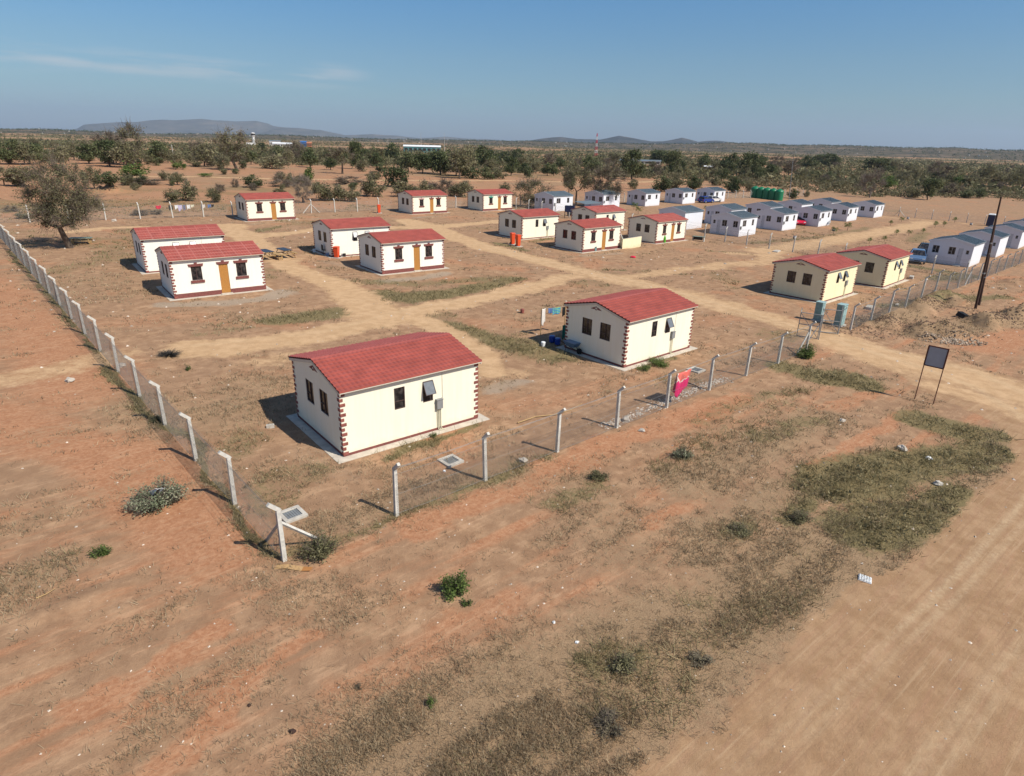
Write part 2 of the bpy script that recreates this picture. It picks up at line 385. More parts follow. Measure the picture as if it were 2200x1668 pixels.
white_cabins = [  # corner nearest us, turned round?, label
 (31.1, 90.3, 0, 'white cabin nearest the dividing fence, a window and a meter box on its sunlit end'),
 (41.0, 100.1, 0, 'white cabin in front row, with the tall thin lamp mast rising behind its roof'),
 (50.4, 108.6, 0, 'white cabin with a dark open doorway and the red car parked beside it'),
 (60.8, 120.2, 0, 'white cabin in the front row, second from the road fork, plain small windows'),
 (71.4, 130.8, 2, 'white cabin at the far right end of the front row, nearest the thin sandy path'),
 (24.5, 94.8, 1, 'white cabin with a plain windowless sunlit end, just behind the red-roofed houses'),
 (33.8, 103.0, 0, 'white cabin half hidden behind the one nearest the dividing fence'),
 (43.4, 112.2, 1, 'white cabin half hidden behind the mast cabin, in front of the green tanks'),
 (52.9, 122.0, 1, 'white cabin half hidden behind the cabin with the red car'),
 (62.9, 131.6, 1, 'white cabin farthest back in the second row, right of the green tanks'),
 (6.2, 111.0, 0, 'white cabin at the left end of the back row, beside the navy board'),
 (15.9, 120.9, 0, 'white cabin screened by a large half-bare tree'),
 (25.4, 130.0, 2, 'white cabin in the back row, right of the cabin screened by the tree'),
 (35.3, 140.2, 0, 'white cabin with a satellite dish at its foot, left of the parked cars'),
 (44.6, 149.4, 2, 'white cabin in the back row with a blue car and a white car before it'),
 (52.2, 73.3, 1, 'white cabin beside the steel blue car, nearest the right-hand fence'),
 (61.8, 82.5, 1, 'white cabin with a round white dish at its foot, behind the utility pole'),
 (72.2, 92.6, 1, 'white cabin third along the right-hand fence, just right of the utility pole'),
 (82.0, 102.4, 1, 'white cabin fourth along the right-hand fence, cut by the picture edge'),
 (92.2, 112.0, 1, 'white cabin deepest along the right-hand fence, only a corner showing'),
]
def house_frame(x, y, yaw, l, w):
    a = R(yaw); ex = np.array([math.cos(a), math.sin(a)]); ey = np.array([-math.sin(a), math.cos(a)])
    return np.array([x, y]) + ex * l / 2 + ey * w / 2, plane(x, y)
for x, y, yaw, *_ in cream_houses:
    c, z = house_frame(x, y, yaw, HL, HW); PADS.append((c[0], c[1], R(yaw), HL / 2 + .45, HW / 2 + .45, z))
for x, y, *_ in white_cabins:
    c, z = house_frame(x, y, 44, WL, WW); PADS.append((c[0], c[1], R(44), WL / 2 + .25, WW / 2 + .25, z))
def mound(px, py, rx, ry, h, yaw=43): g = G(px, py); MOUNDS.append((g[0], g[1], rx, ry, R(yaw), h))
for q in [(1905, 690, 3.6, 1.0, .45, 60), (1870, 700, 1.6, .8, .3), (1940, 672, 2.6, 1.4, .5, 30), (1975, 664, 2.2, 1.1, .45, 80), (1990, 652, 3, 1.1, .6), (2035, 640, 2.6, 1.2, .55, 20), (2060, 650, 1.6, 1.0, .35), (2150, 690, 3.4, 1.5, .8, 15), (2120, 700, 1.5, .9, .5, 70), (2190, 684, 2.2, 1.2, .7, 30), (2190, 610, 3, 2, .5), (2020, 716, 2.4, 1.3, .95, 150), (1985, 722, 1.5, 1.0, .5, 100), (175, 1290, 1.3, .5, .14), (240, 413, 4, 2, .9), (757, 400, 5, 2.2, .9)]: mound(*q)

# ---------------------------------------------------------------- ground, road and tracks
def strokes(X, Y, items):
    """soft mask: 1 along picture-surveyed polylines (converted to ground metres)"""
    out = np.zeros_like(X)
    for pts, hw, st in items:
        P = [G(*p)[:2] for p in pts]
        lo = np.min(P, 0) - hw * 2 - 1; hi = np.max(P, 0) + hw * 2 + 1
        idx = np.nonzero((X > lo[0]) & (X < hi[0]) & (Y > lo[1]) & (Y < hi[1]))[0]
        if not len(idx): continue
        x = X[idx]; y = Y[idx]; d = np.full(len(idx), 1e9)
        for a, b in zip(P[:-1], P[1:]):
            e = b - a; t = np.clip(((x - a[0]) * e[0] + (y - a[1]) * e[1]) / (e @ e + 1e-9), 0, 1)
            d = np.minimum(d, np.hypot(x - a[0] - t * e[0], y - a[1] - t * e[1]))
        d = d / (.55 + .9 * fbm(x / 3.1, y / 3.1, 221, 3))
        out[idx] = np.maximum(out[idx], st * (1 - sst(hw * .3, hw * 1.75, d)))
    return out
def polygon(X, Y, pts, soft):
    P = np.array([G(*p)[:2] for p in pts]); ins = np.zeros(len(X), bool); d = np.full(len(X), 1e9)
    for a, b in zip(P, np.roll(P, -1, 0)):
        c = ((a[1] > Y) != (b[1] > Y)) & (X < (b[0] - a[0]) * (Y - a[1]) / (b[1] - a[1] + 1e-12) + a[0]); ins ^= c
        e = b - a; t = np.clip(((X - a[0]) * e[0] + (Y - a[1]) * e[1]) / (e @ e + 1e-9), 0, 1)
        d = np.minimum(d, np.hypot(X - a[0] - t * e[0], Y - a[1] - t * e[1]))
    return sst(-soft, soft, np.where(ins, d, -d))
ROADP = [(1250, 1760), (1340, 1668), (1400, 1612), (1540, 1500), (1640, 1400), (1780, 1292), (1900, 1210), (2040, 1120), (2125, 1050), (2178, 1000), (2190, 950), (2150, 908), (2080, 880), (2005, 848), (1935, 806), (1880, 782), (1815, 752), (1765, 733), (1795, 719), (1850, 735), (1920, 752), (2000, 766), (2100, 790), (2200, 815), (2400, 845), (3000, 1000), (3000, 1500), (2300, 2300), (1500, 2300)]
TRACKS = [([(1800, 728), (1700, 700), (1560, 660), (1420, 620), (1280, 590), (1130, 555), (1020, 525), (930, 492), (880, 475)], 1.7, 1),
 ([(410, 748), (560, 737), (700, 717), (800, 690), (880, 667), (1000, 650), (1120, 622), (1230, 594)], 1.25, 1),
 ([(820, 690), (775, 640), (700, 605), (620, 575), (570, 540), (520, 500), (490, 485)], 1.6, .95),
 ([(560, 508), (680, 495), (800, 490), (930, 488), (1060, 478), (1110, 470)], 1.2, .9),
 ([(880, 680), (970, 722), (1020, 752), (1050, 800)], 1.0, .85), ([(1330, 598), (1440, 585), (1560, 568), (1640, 565), (1650, 548)], 1.3, .9),
 ([(1640, 541), (1760, 522), (1860, 505), (1940, 490), (2000, 478)], 2.2, 1), ([(1880, 465), (1960, 471), (2060, 480), (2230, 492)], .9, 1)]
FARTRACK = [([(200, 381), (330, 380), (420, 380), (560, 384), (700, 386), (850, 388), (960, 389), (1100, 388), (1200, 391), (1350, 393), (1450, 388), (1560, 383), (1680, 375)], 1.5, .95), ([(1710, 404), (1790, 407)], 1.0, .8), ([(1830, 355), (1930, 365), (2040, 385)], 1.6, .6)]
SAND = [([(140, 499), (220, 492), (300, 489)], .9, .9), ([(-60, 830), (60, 808), (150, 790), (250, 765)], 1.0, .55), ([(560, 775), (700, 760)], 1.2, .4), ([(620, 545), (700, 540)], 1.8, .5), ([(1110, 800), (1000, 800)], 1.2, .4), ([(1560, 600), (1660, 640)], 2, .4), ([(1570, 545), (1660, 552)], 1.2, .6), ([(1300, 720), (1130, 770)], 1, .4), ([(1850, 840), (2000, 900), (2080, 860)], 1.2, .25)]
PALE = SAND[:2] + [([(1790, 728), (1900, 765), (2040, 800), (2230, 860)], 2.2, .85), ([(2030, 830), (2120, 860), (2230, 900)], 1.2, .7), ([(560, 775), (700, 760)], 1.2, .55), ([(1110, 800), (1000, 800)], 1.2, .5), ([(1570, 545), (1660, 552)], 1.2, .6), ([(600, 560), (700, 545)], 1.6, .5)]
OLIVE = [([(800, 630), (870, 640), (960, 632), (1040, 614), (1110, 600)], 1.3, .95), ([(800, 606), (900, 612), (1100, 594)], 1.2, .6), ([(600, 690), (680, 677), (745, 667)], 1.1, .85), ([(420, 722), (540, 703)], .6, .5),
 ([(965, 702), (1030, 730), (1100, 740), (1180, 762)], 1.9, .75), ([(600, 487), (560, 497)], .8, .7), ([(1300, 578), (1340, 580)], .5, .7), ([(1060, 522), (1140, 540)], .5, .9), ([(870, 482), (910, 480)], 1, .6), ([(1140, 520), (1190, 514)], .5, .8),
 ([(1690, 790), (1760, 806), (1850, 820)], 1.2, 1), ([(1990, 905), (2080, 930), (2140, 940)], 1.2, 1), ([(1780, 1040), (1900, 1000), (2040, 990), (2130, 970)], 1.5, .95), ([(1840, 1140), (1950, 1110), (2060, 1060)], 1.0, .95), ([(1470, 1280), (1620, 1290), (1700, 1260)], .8, .42), ([(1290, 1420), (1370, 1410)], .5, .6),
 ([(1500, 900), (1640, 850), (1720, 835)], .8, .5), ([(1180, 1080), (1290, 1040)], .6, .6), ([(1640, 940), (1750, 905)], .7, .6), ([(1570, 1130), (1620, 1120)], .6, .6), ([(1700, 1120), (1750, 1080)], .5, .7),
 ([(1620, 522), (1700, 516), (1780, 508), (1870, 490)], 1.2, .6), ([(1960, 572), (2080, 592), (2010, 600)], 1.4, .75), ([(1990, 500), (1960, 520)], 1.5, .6), ([(1850, 600), (1930, 620)], 1.2, .5), ([(1530, 540), (1600, 545)], .8, .6), ([(2060, 640), (2160, 640)], 1.2, .7), ([(1900, 660), (2050, 640)], .8, .7),
 ([(640, 1190), (760, 1140), (860, 1108), (1000, 1050), (1190, 975)], .35, .6), ([(840, 990), (930, 950), (1010, 915)], .35, .8), ([(1370, 790), (1440, 770)], .4, .8), ([(20, 540), (120, 650), (260, 810), (420, 985), (600, 1200)], .16, .9), ([(-20, 1260), (120, 1240)], .8, .35), ([(560, 700), (480, 690)], 1, .4)]  # left-fence stroke: foot weeds, with the mesh's shadow put into the olive colour
OLIVE += [([(1000, 1680), (1150, 1590), (1320, 1500), (1480, 1390), (1640, 1270), (1760, 1190)], .9, .36), ([(1430, 1010), (1560, 930), (1700, 870)], .9, .4)]
REDS = [([(1900, 838), (1760, 880), (1640, 945), (1500, 1050), (1380, 1120)], .4, 1), ([(1950, 885), (1800, 980), (1680, 1090), (1560, 1170)], .35, 1), ([(880, 1140), (1040, 1070), (1200, 1010), (1420, 920), (1600, 850)], .8, .9), ([(160, 1540), (300, 1440), (440, 1370)], .3, .9), ([(400, 1570), (520, 1440), (640, 1350)], .28, .9), ([(300, 1640), (420, 1560)], .4, .8), ([(700, 1480), (900, 1370), (1100, 1290)], .5, .7),
 ([(-40, 600), (60, 700), (200, 850)], 2.5, .7), ([(0, 900), (200, 950), (400, 1100), (480, 1180)], 2.0, .75), ([(2100, 740), (2200, 720)], 2.5, .9), ([(2150, 600), (2200, 600)], 2, .9), ([(200, 700), (420, 680)], 1.5, .5), ([(250, 520), (100, 520)], 2.2, .6), ([(650, 700), (420, 690), (300, 700)], .9, .5), ([(1000, 690), (1160, 700)], 1.2, .5), ([(1050, 870), (1200, 860), (1380, 800)], 1.2, .5), ([(1520, 690), (1650, 660)], 2, .5)]
GRAV = [([(350, 655), (470, 650), (570, 640), (620, 630)], .9, .9), ([(820, 605), (900, 598), (960, 588)], .7, .8), ([(890, 468), (960, 464)], .7, .7), ([(700, 560), (770, 575)], .8, .5), ([(1060, 840), (1130, 825)], .6, .75), ([(690, 470), (540, 482)], .8, .5), ([(1250, 550), (1330, 545)], .7, .6), ([(640, 960), (700, 1010), (780, 1030)], .8, .4), ([(1190, 725), (1340, 800)], .7, .5), ([(1660, 541), (1680, 542)], .6, 1), ([(1440, 565), (1500, 575)], 1, .4)]
DRY = [([(1880, 695), (1980, 660), (2060, 640)], 1.6, .9), ([(2080, 700), (2190, 690)], 1.8, .9), ([(1990, 722), (2070, 712)], 1.6, .9), ([(900, 1690), (1050, 1640), (1200, 1580), (1330, 1520), (1450, 1450), (1560, 1370)], 1.0, 1), ([(850, 1668), (1000, 1620), (1150, 1550), (1320, 1450), (1480, 1340), (1640, 1250), (1790, 1180)], 2.0, 1), ([(1480, 1030), (1640, 960), (1760, 900)], 1.4, .8), ([(1500, 1180), (1700, 1060)], 1.5, .8), ([(700, 1120), (900, 1060), (1100, 1000)], 1., .7), ([(1250, 1050), (1330, 1180)], 1.5, .6), ([(1900, 1150), (2100, 1040), (2180, 930)], .9, .8), ([(620, 1250), (760, 1300)], 1., .5), ([(300, 880), (480, 900), (560, 820)], 2., .6), ([(180, 600), (320, 620)], 3, .5), ([(80, 1230), (20, 1270)], 1, .6), ([(620, 870), (500, 830)], 1.5, .5)]

ang = np.concatenate([np.linspace(-180, -53, 40)[:-1], np.linspace(-53, 53, 960), np.linspace(53, 180, 40)[1:-1]])
rad = np.concatenate([[.02, .8, 2, 3.5, 5], np.geomspace(6, 130, 410), np.geomspace(132, 620, 120), np.geomspace(660, 15400, 42)])
TH, RR = np.meshgrid(np.radians(90 - ang), rad)
GX = (RR * np.cos(TH)).ravel(); GY = (RR * np.sin(TH)).ravel()
GZ = T(GX, GY)
na, nr = len(ang), len(rad)
near = RR.ravel() < 700
WX = GX + (1.3 * (fbm(GX / 2.4, GY / 2.4, 201, 4) - .5) + .5 * (fbm(GX / .5, GY / .5, 203, 3) - .5)); WY = GY + (1.3 * (fbm(GX / 2.4, GY / 2.4, 211, 4) - .5) + .5 * (fbm(GX / .5, GY / .5, 213, 3) - .5))
def local(fn, *a):
    o = np.zeros(len(GX)); o[near] = fn(WX[near], WY[near], *a); return o
wob = lambda s, k: (fbm(GX / s, GY / s, k, 3) - .5)
a_road = local(polygon, ROADP, .35)
a_track = local(strokes, TRACKS); a_far = local(strokes, FARTRACK)
a_path = np.maximum.reduce([a_road, a_track, a_far, local(strokes, SAND)])
a_ol = local(strokes, OLIVE); a_red = local(strokes, REDS); a_gr = local(strokes, GRAV); a_dry = local(strokes, DRY)
RG = RR.ravel()
al = (GX + 6.2) * U[0] + (GY - 14.56) * U[1]; av = (GX + 6.2) * V[0] + (GY - 14.56) * V[1]
inside = sst(-.6, .6, al) * sst(-.6, .6, av) * (1 - sst(60, 66, al - .0) * 0)
beyond = sst(75, 80, av)                                     # past the back fence
stria = fbm(al / 6, av / .55, 31, 4)                          # wear along the fence and road
patch = fbm(GX / 3.2, GY / 3.2, 41, 4)
a_red = np.maximum(a_red, (1 - inside) * np.clip((stria - .36) * 1.9 + .25 * (patch - .5), 0, 1) * .95)
a_red = np.maximum(a_red, inside * np.clip((fbm(GX / 4, GY / 4, 47, 4) - .52) * 3, 0, .6))
a_red = np.maximum(a_red, beyond * .55)
a_red *= (1 - .75 * a_dry)
a_dry = np.maximum(a_dry, np.clip((fbm(al / 3.4, av / 1.3, 53, 4) - .5) * 2.6, 0, .5))
a_dry = np.maximum(a_dry, beyond * np.clip((fbm(GX / 14, GY / 14, 57, 4) - .42) * 3, 0, .8))
a_ol = np.maximum(a_ol, beyond * np.clip((fbm(GX / 22, GY / 22, 61, 4) - .56) * 4, 0, .55))
a_ol = np.maximum(a_ol, inside * np.clip((fbm(GX / 5, GY / 5, 67, 4) - .63) * 5, 0, .5))
distant = sst(350, 900, RG)
a_ol = np.maximum(a_ol, distant * np.clip((fbm(GX / 160, GY / 160, 71, 4) - .36) * 4, .45, .9))
a_path = np.maximum(a_path, distant * .6 * sst(200, -300, GX) * sst(.56, .63, fbm(GX / 600 + 3, GY / 120, 73, 3)))
quad = (np.arange(nr - 1)[:, None] * na + np.arange(na)[None, :])
nxt = (np.arange(na) + 1) % na
q0 = quad.ravel(); q1 = (np.arange(nr - 1)[:, None] * na + nxt[None, :]).ravel()
FQ = np.stack([q0, q1, q1 + na, q0 + na], 1)[:, ::-1]
fm = lambda a: a[FQ].mean(1)
def groundmat():
    mt, nt, b = newmat('ground'); N = nt.nodes.new; L = nt.links.new
    geo = N('ShaderNodeNewGeometry')
    def noise(s, d=5, rough=.6, st=None, rot=0):
        n = N('ShaderNodeTexNoise'); n.inputs['Scale'].default_value = s; n.inputs['Detail'].default_value = d; n.inputs['Roughness'].default_value = rough
        if st:
            mp = N('ShaderNodeMapping'); mp.vector_type = 'TEXTURE'; mp.inputs['Rotation'].default_value = (0, 0, rot); mp.inputs['Scale'].default_value = st; L(geo.outputs['Position'], mp.inputs[0]); L(mp.outputs[0], n.inputs[0])
        else: L(geo.outputs['Position'], n.inputs[0])
        return n.outputs[0]
    def mr(src, a, c, lo=0, hi=1, sm=True):
        q = N('ShaderNodeMapRange'); q.interpolation_type = 'SMOOTHSTEP' if sm else 'LINEAR'
        q.inputs[1].default_value = a; q.inputs[2].default_value = c; q.inputs[3].default_value = lo; q.inputs[4].default_value = hi; L(src, q.inputs[0]); return q.outputs[0]
    def mix(f, a, c):
        q = N('ShaderNodeMixRGB')
        for i, s in enumerate((f, a, c)):
            if isinstance(s, tuple): q.inputs[i].default_value = s + (1,)
            elif isinstance(s, (int, float)): q.inputs[i].default_value = s
            else: L(s, q.inputs[i])
        return q.outputs[0]
    def mth(op, a, c):
        q = N('ShaderNodeMath'); q.operation = op
        for i, s in enumerate((a, c)):
            if isinstance(s, (int, float)): q.inputs[i].default_value = s
            else: L(s, q.inputs[i])
        return q.outputs[0]
    att = lambda n: (lambda k: (setattr(k, 'attribute_name', n), k.outputs['Fac'])[1])(N('ShaderNodeAttribute'))
    big = noise(.35, 6); mid = noise(1.6, 8, .65); fine = noise(7, 8, .7); grit = noise(38, 6, .75); grit2 = noise(90, 3, .8)
    stk = noise(2.2, 7, .7, (3.0, .35, 1), AZ)
    def edge(a, nz, amp, lo=.3, hi=.6): return mr(mth('ADD', a, mth('MULTIPLY', mth('SUBTRACT', nz, .5), amp)), lo, hi)
    soil = mix(mr(mid, .35, .68), (.265, .162, .098), (.38, .245, .15))
    soil = mix(mr(big, .35, .65, 0, .5), soil, (.275, .178, .114))
    red = mix(mr(fine, .35, .68), (.335, .15, .078), (.46, .25, .145))
    c = mix(mr(mth('ADD', att('red'), mth('MULTIPLY', mth('SUBTRACT', stk, .5), 1.1)), .22, .8, 0, .8), soil, red)
    # pale dust crust
    c = mix(mr(mth('ADD', stk, mth('MULTIPLY', mth('SUBTRACT', mid, .5), .6)), .52, .7, 0, .55), c, (.455, .30, .19))
    grav = mix(mr(grit, .3, .7), (.23, .185, .14), (.40, .335, .265))
    c = mix(mth('MULTIPLY', edge(att('grav'), fine, .9, .3, .8), .8), c, grav)
    dry = mix(mr(grit, .32, .66), (.15, .108, .066), (.36, .265, .165))
    c = mix(mth('MULTIPLY', edge(att('dry'), fine, 1.7, .3, .95), .7), c, dry)
    oli = mix(mr(grit, .3, .68), (.085, .075, .034), (.225, .195, .10))
    c = mix(mth('MULTIPLY', edge(att('olive'), mth('ADD', mth('MULTIPLY', fine, .5), mth('MULTIPLY', mid, .5)), 1.7, .35, .75), .85), c, oli)
    path = mix(mr(mid, .35, .68), (.30, .19, .108), (.385, .258, .155))
    path = mix(mr(stk, .45, .75, 0, .65), path, (.335, .195, .125))
    stk2 = noise(1.6, 8, .75, (9.0, .22, 1), R(40))
    path = mix(mr(stk2, .5, .64, 0, .55), path, (.27, .165, .10)); path = mix(mr(stk2, .36, .46, .5, 0), path, (.44, .315, .20))
    path = mix(mr(fine, .6, .8, 0, .35), path, (.24, .145, .09))
    c = mix(mth('MULTIPLY', edge(att('path'), mth('ADD', mth('MULTIPLY', fine, .6), mth('MULTIPLY', mid, .4)), 1.2, .25, .72), .95), c, path)
    pal = mix(mr(mid, .35, .68), (.435, .29, .165), (.53, .365, .22)); pal = mix(mr(fine, .62, .8, 0, .3), pal, (.30, .19, .11))
    c = mix(edge(att('pale'), mth('ADD', mth('MULTIPLY', fine, .5), mth('MULTIPLY', mid, .5)), 1.3, .22, .8), c, pal)
    ru = att('rut')
    c = mix(mth('MULTIPLY', ru, mr(fine, .4, .65, .25, .7)), c, (.53, .41, .27))
    # grit, straw and leaf litter
    c = mix(mr(grit2, .62, .72, 0, .35), c, (.46, .36, .25)); c = mix(mr(grit, .66, .78, 0, .6), c, (.10, .066, .044))
    hue = N('ShaderNodeMixRGB'); hue.blend_type = 'MULTIPLY'; hue.inputs[0].default_value = 1; L(c, hue.inputs[1]); hue.inputs[2].default_value = (1.05, .995, .935, 1); c = hue.outputs[0]
    L(c, b.inputs['Base Color']); b.inputs['Roughness'].default_value = .95; b.inputs['Specular IOR Level'].default_value = .1
    bp = N('ShaderNodeBump'); bp.inputs['Strength'].default_value = .55; bp.inputs['Distance'].default_value = .06
    L(mth('ADD', mth('MULTIPLY', grit, .5), fine), bp.inputs['Height']); L(bp.outputs[0], b.inputs['Normal'])
    return mt
M['ground'] = groundmat()
RUTS = [([(1935, 1350), (2030, 1262), (2130, 1160), (2230, 1045)], .11, .8), ([(1962, 1368), (2062, 1278), (2165, 1170), (2260, 1052)], .1, .6), ([(1700, 1560), (1850, 1430), (1960, 1330)], .12, .4), ([(1730, 1585), (1880, 1450), (1990, 1345)], .12, .35), ([(1960, 1660), (2100, 1500), (2230, 1340)], .13, .45), ([(2010, 1668), (2150, 1500), (2270, 1355)], .11, .4), ([(1560, 1668), (1760, 1500), (1900, 1385)], .12, .25), ([(1800, 735), (1950, 780), (2090, 830), (2200, 900)], .3, .55), ([(1800, 725), (1960, 765), (2100, 800), (2210, 850)], .3, .5), ([(1700, 700), (1560, 658), (1420, 617), (1280, 585), (1130, 552), (1020, 520)], .25, .55), ([(1700, 706), (1560, 666), (1420, 625), (1280, 592), (1130, 558), (1020, 526)], .25, .45), ([(420, 742), (700, 712), (880, 664), (1120, 618), (1230, 590)], .18, .4)]
a_rut = np.zeros(len(GX)); a_rut[near] = strokes(GX[near] + .25 * (fbm(GX[near] / 4, GY[near] / 4, 231, 2) - .5), GY[near], RUTS)
ATT = dict(pale=np.maximum.reduce([a_track * (.72 + .28 * sst(5, -5, GX)), local(strokes, PALE), .9 * a_far]), path=a_path, olive=a_ol, red=a_red, grav=a_gr, dry=a_dry, rut=a_rut)
def ground_piece(name, sel):
    f = FQ[sel]; u, inv = np.unique(f, return_inverse=True); f = inv.reshape(f.shape)
    me = mesh_np(name, np.stack([GX, GY, GZ], 1)[u], f, M['ground'], smooth=True)
    for k, a in ATT.items():
        q = me.attributes.new(k, 'FLOAT', 'POINT'); q.data.foreach_set('value', a[u].astype(np.float32))
    return tagm(link(name, me), kind='structure')
s_road = fm(a_road) > .5; s_tr = (fm(a_track) > .5) & ~s_road; s_far = (fm(a_far) > .5) & ~s_road & ~s_tr
ground_piece('ground', ~(s_road | s_tr | s_far)); ground_piece('dirt_road', s_road); ground_piece('sandy_track', s_tr); ground_piece('far_dirt_track', s_far)

# ---------------------------------------------------------------- hills on the skyline
def hillmat(name, c1, c2, c3, sc):
    mt, nt, b = newmat(name); N = nt.nodes.new; L = nt.links.new
    g = N('ShaderNodeNewGeometry'); no = N('ShaderNodeTexNoise'); no.inputs['Scale'].default_value = sc; no.inputs['Detail'].default_value = 9; no.inputs['Roughness'].default_value = .7; L(g.outputs['Position'], no.inputs[0])
    cr = N('ShaderNodeValToRGB'); e = cr.color_ramp.elements; e[0].position = .36; e[0].color = c1 + (1,); e[1].position = .7; e[1].color = c3 + (1,); q = e.new(.52); q.color = c2 + (1,)
    L(no.outputs[0], cr.inputs[0]); L(cr.outputs[0], b.inputs['Base Color']); b.inputs['Roughness'].default_value = 1; b.inputs['Specular IOR Level'].default_value = 0
    return mt
def hill_range(name, prof, D, depthw, mt, bumps, n=500, seed=0):
    """a range at distance D whose crest heights follow the surveyed skyline; real slopes in front and behind"""
    azs = []; hs = []
    for px, py in prof:
        d = ray(px, py); h = math.hypot(d[0], d[1]); azs.append(math.atan2(d[0], d[1])); hs.append(HC + D * d[2] / h)
    a = np.linspace(azs[0], azs[-1], n); h = np.interp(a, azs, hs)
    fall = np.array([-1, -.82, -.66, -.5, -.36, -.24, -.13, -.05, 0, .06, .2, .5, 1.])
    shp = np.array([0, .1, .25, .42, .6, .76, .9, .98, 1, .97, .8, .4, 0])
    vs = []
    base = -14.
    for k, (f, s) in enumerate(zip(fall, shp)):
        r = D + f * depthw + 0 * a
        x = r * np.sin(a); y = r * np.cos(a)
        nz = fbm(a * D / bumps[0] + k * .37, np.full(n, f * 3.) + seed, 3 + seed, 5) - .5
        z = base + (h - base) * s + nz * bumps[1] * (1 if f < -.04 else .25) * min(1, s * 4)
        vs.append(np.stack([x, y, z], 1))
    v = np.concatenate(vs); i = (np.arange(len(fall) - 1)[:, None] * n + np.arange(n - 1)[None]).ravel()
    me = mesh_np(name, v, np.stack([i, i + 1, i + 1 + n, i + n], 1), mt, smooth=True)
    return tagm(link(name, me), kind='structure')
hm1 = hillmat('far_mountain', (.085, .09, .085), (.12, .12, .11), (.2, .17, .14), .004)
hm2 = hillmat('near_ridge', (.05, .048, .034), (.11, .092, .062), (.25, .165, .115), .012)
hill_range('mountains', [(-900, 292), (-500, 285), (-200, 283), (0, 281), (60, 277.5), (110, 276), (150, 279), (165, 277), (180, 268), (205, 265.5), (230, 264), (262, 262), (290, 262.5), (320, 259), (350, 257.5), (375, 259), (430, 256), (460, 259), (500, 261), (550, 260), (575, 266), (590, 272), (615, 275), (640, 276), (668, 279), (690, 280), (720, 287), (745, 292), (775, 290), (800, 289), (830, 291), (850, 291), (880, 295), (900, 297), (930, 296), (960, 294), (1000, 298), (1060, 301), (1140, 306)], 12200, 1700, hm1, (800, 46))
hm3 = hillmat('right_hill', (.03, .034, .03), (.055, .055, .048), (.12, .095, .075), .006)
hill_range('middle_hills', [(520, 296), (560, 287), (582, 279), (605, 275.5), (640, 276.5), (665, 278.5), (690, 280.5), (715, 286), (740, 291), (770, 290), (800, 288.5), (825, 290.5), (850, 291.5), (875, 295), (900, 297), (930, 296), (960, 294), (1000, 298), (1060, 301), (1140, 307)], 10600, 1000, hm1, (500, 22), 400, 4)
hill_range('right_hills', [(1040, 306), (1100, 304), (1140, 302), (1165, 298), (1185, 295.5), (1205, 294.5), (1225, 297), (1240, 299), (1265, 299.5), (1290, 300), (1310, 296), (1330, 292), (1345, 294.5), (1360, 297), (1380, 301), (1400, 304.5), (1425, 304), (1445, 300.5), (1465, 296), (1482, 300), (1500, 305), (1520, 303), (1540, 302.5), (1570, 306), (1600, 309), (1700, 313), (1850, 319), (2200, 331)], 7600, 900, hm3, (420, 16), 400, 9)
hill_range('far_ridge', [(-800, 296), (-300, 286), (0, 279), (60, 279), (130, 281), (200, 284.5), (320, 289), (450, 290), (600, 291), (680, 295), (760, 298), (900, 301), (1010, 302), (1100, 304), (1200, 306.5), (1330, 308), (1420, 310), (1480, 311), (1560, 308), (1640, 310), (1700, 313), (1760, 312), (1830, 313.5), (1900, 317), (1950, 319), (2060, 319), (2130, 323), (2200, 324.5), (2500, 332), (3000, 340)], 3300, 1100, hm2, (260, 14), 700, 5)

# ---------------------------------------------------------------- red-roofed house
def panel(mb, O, ax, L, H, holes, n, dep=.1):
    """wall sheet with window and door openings and their reveals; O lower left seen from outside, ax to the right"""
    O = np.asarray(O, float); ax = np.asarray(ax, float); n = np.asarray(n, float); uz = np.array([0, 0, 1.])
    xs = sorted({0, L, *[h[0] for h in holes], *[h[1] for h in holes]}); zs = sorted({0, H, *[h[2] for h in holes], *[h[3] for h in holes]})
    P = lambda x, z, d=0: O + ax * x + uz * z - n * d
    for a, b in zip(xs[:-1], xs[1:]):
        for c, d in zip(zs[:-1], zs[1:]):
            mx, mz = (a + b) / 2, (c + d) / 2
            if any(h[0] < mx < h[1] and h[2] < mz < h[3] for h in holes): continue
            mb.add([P(a, c), P(b, c), P(b, d), P(a, d)], [(0, 1, 2, 3)])
    for a, b, c, d in holes:
        q = [P(a, c), P(b, c), P(b, d), P(a, d)]; k = [P(a, c, dep), P(b, c, dep), P(b, d, dep), P(a, d, dep)]
        mb.add(q + k, [(0, 4, 5, 1), (1, 5, 6, 2), (2, 6, 7, 3), (3, 7, 4, 0)])
def on_wall(O, ax, n):
    """matrix that lays local x right, y up, z outwards on a wall"""
    ax = Vector(ax); n = Vector(n); u = Vector((0, 0, 1))
    m = Matrix((ax, u, n)).transposed().to_4x4(); m.translation = Vector(O); return m
WINMESH = {}
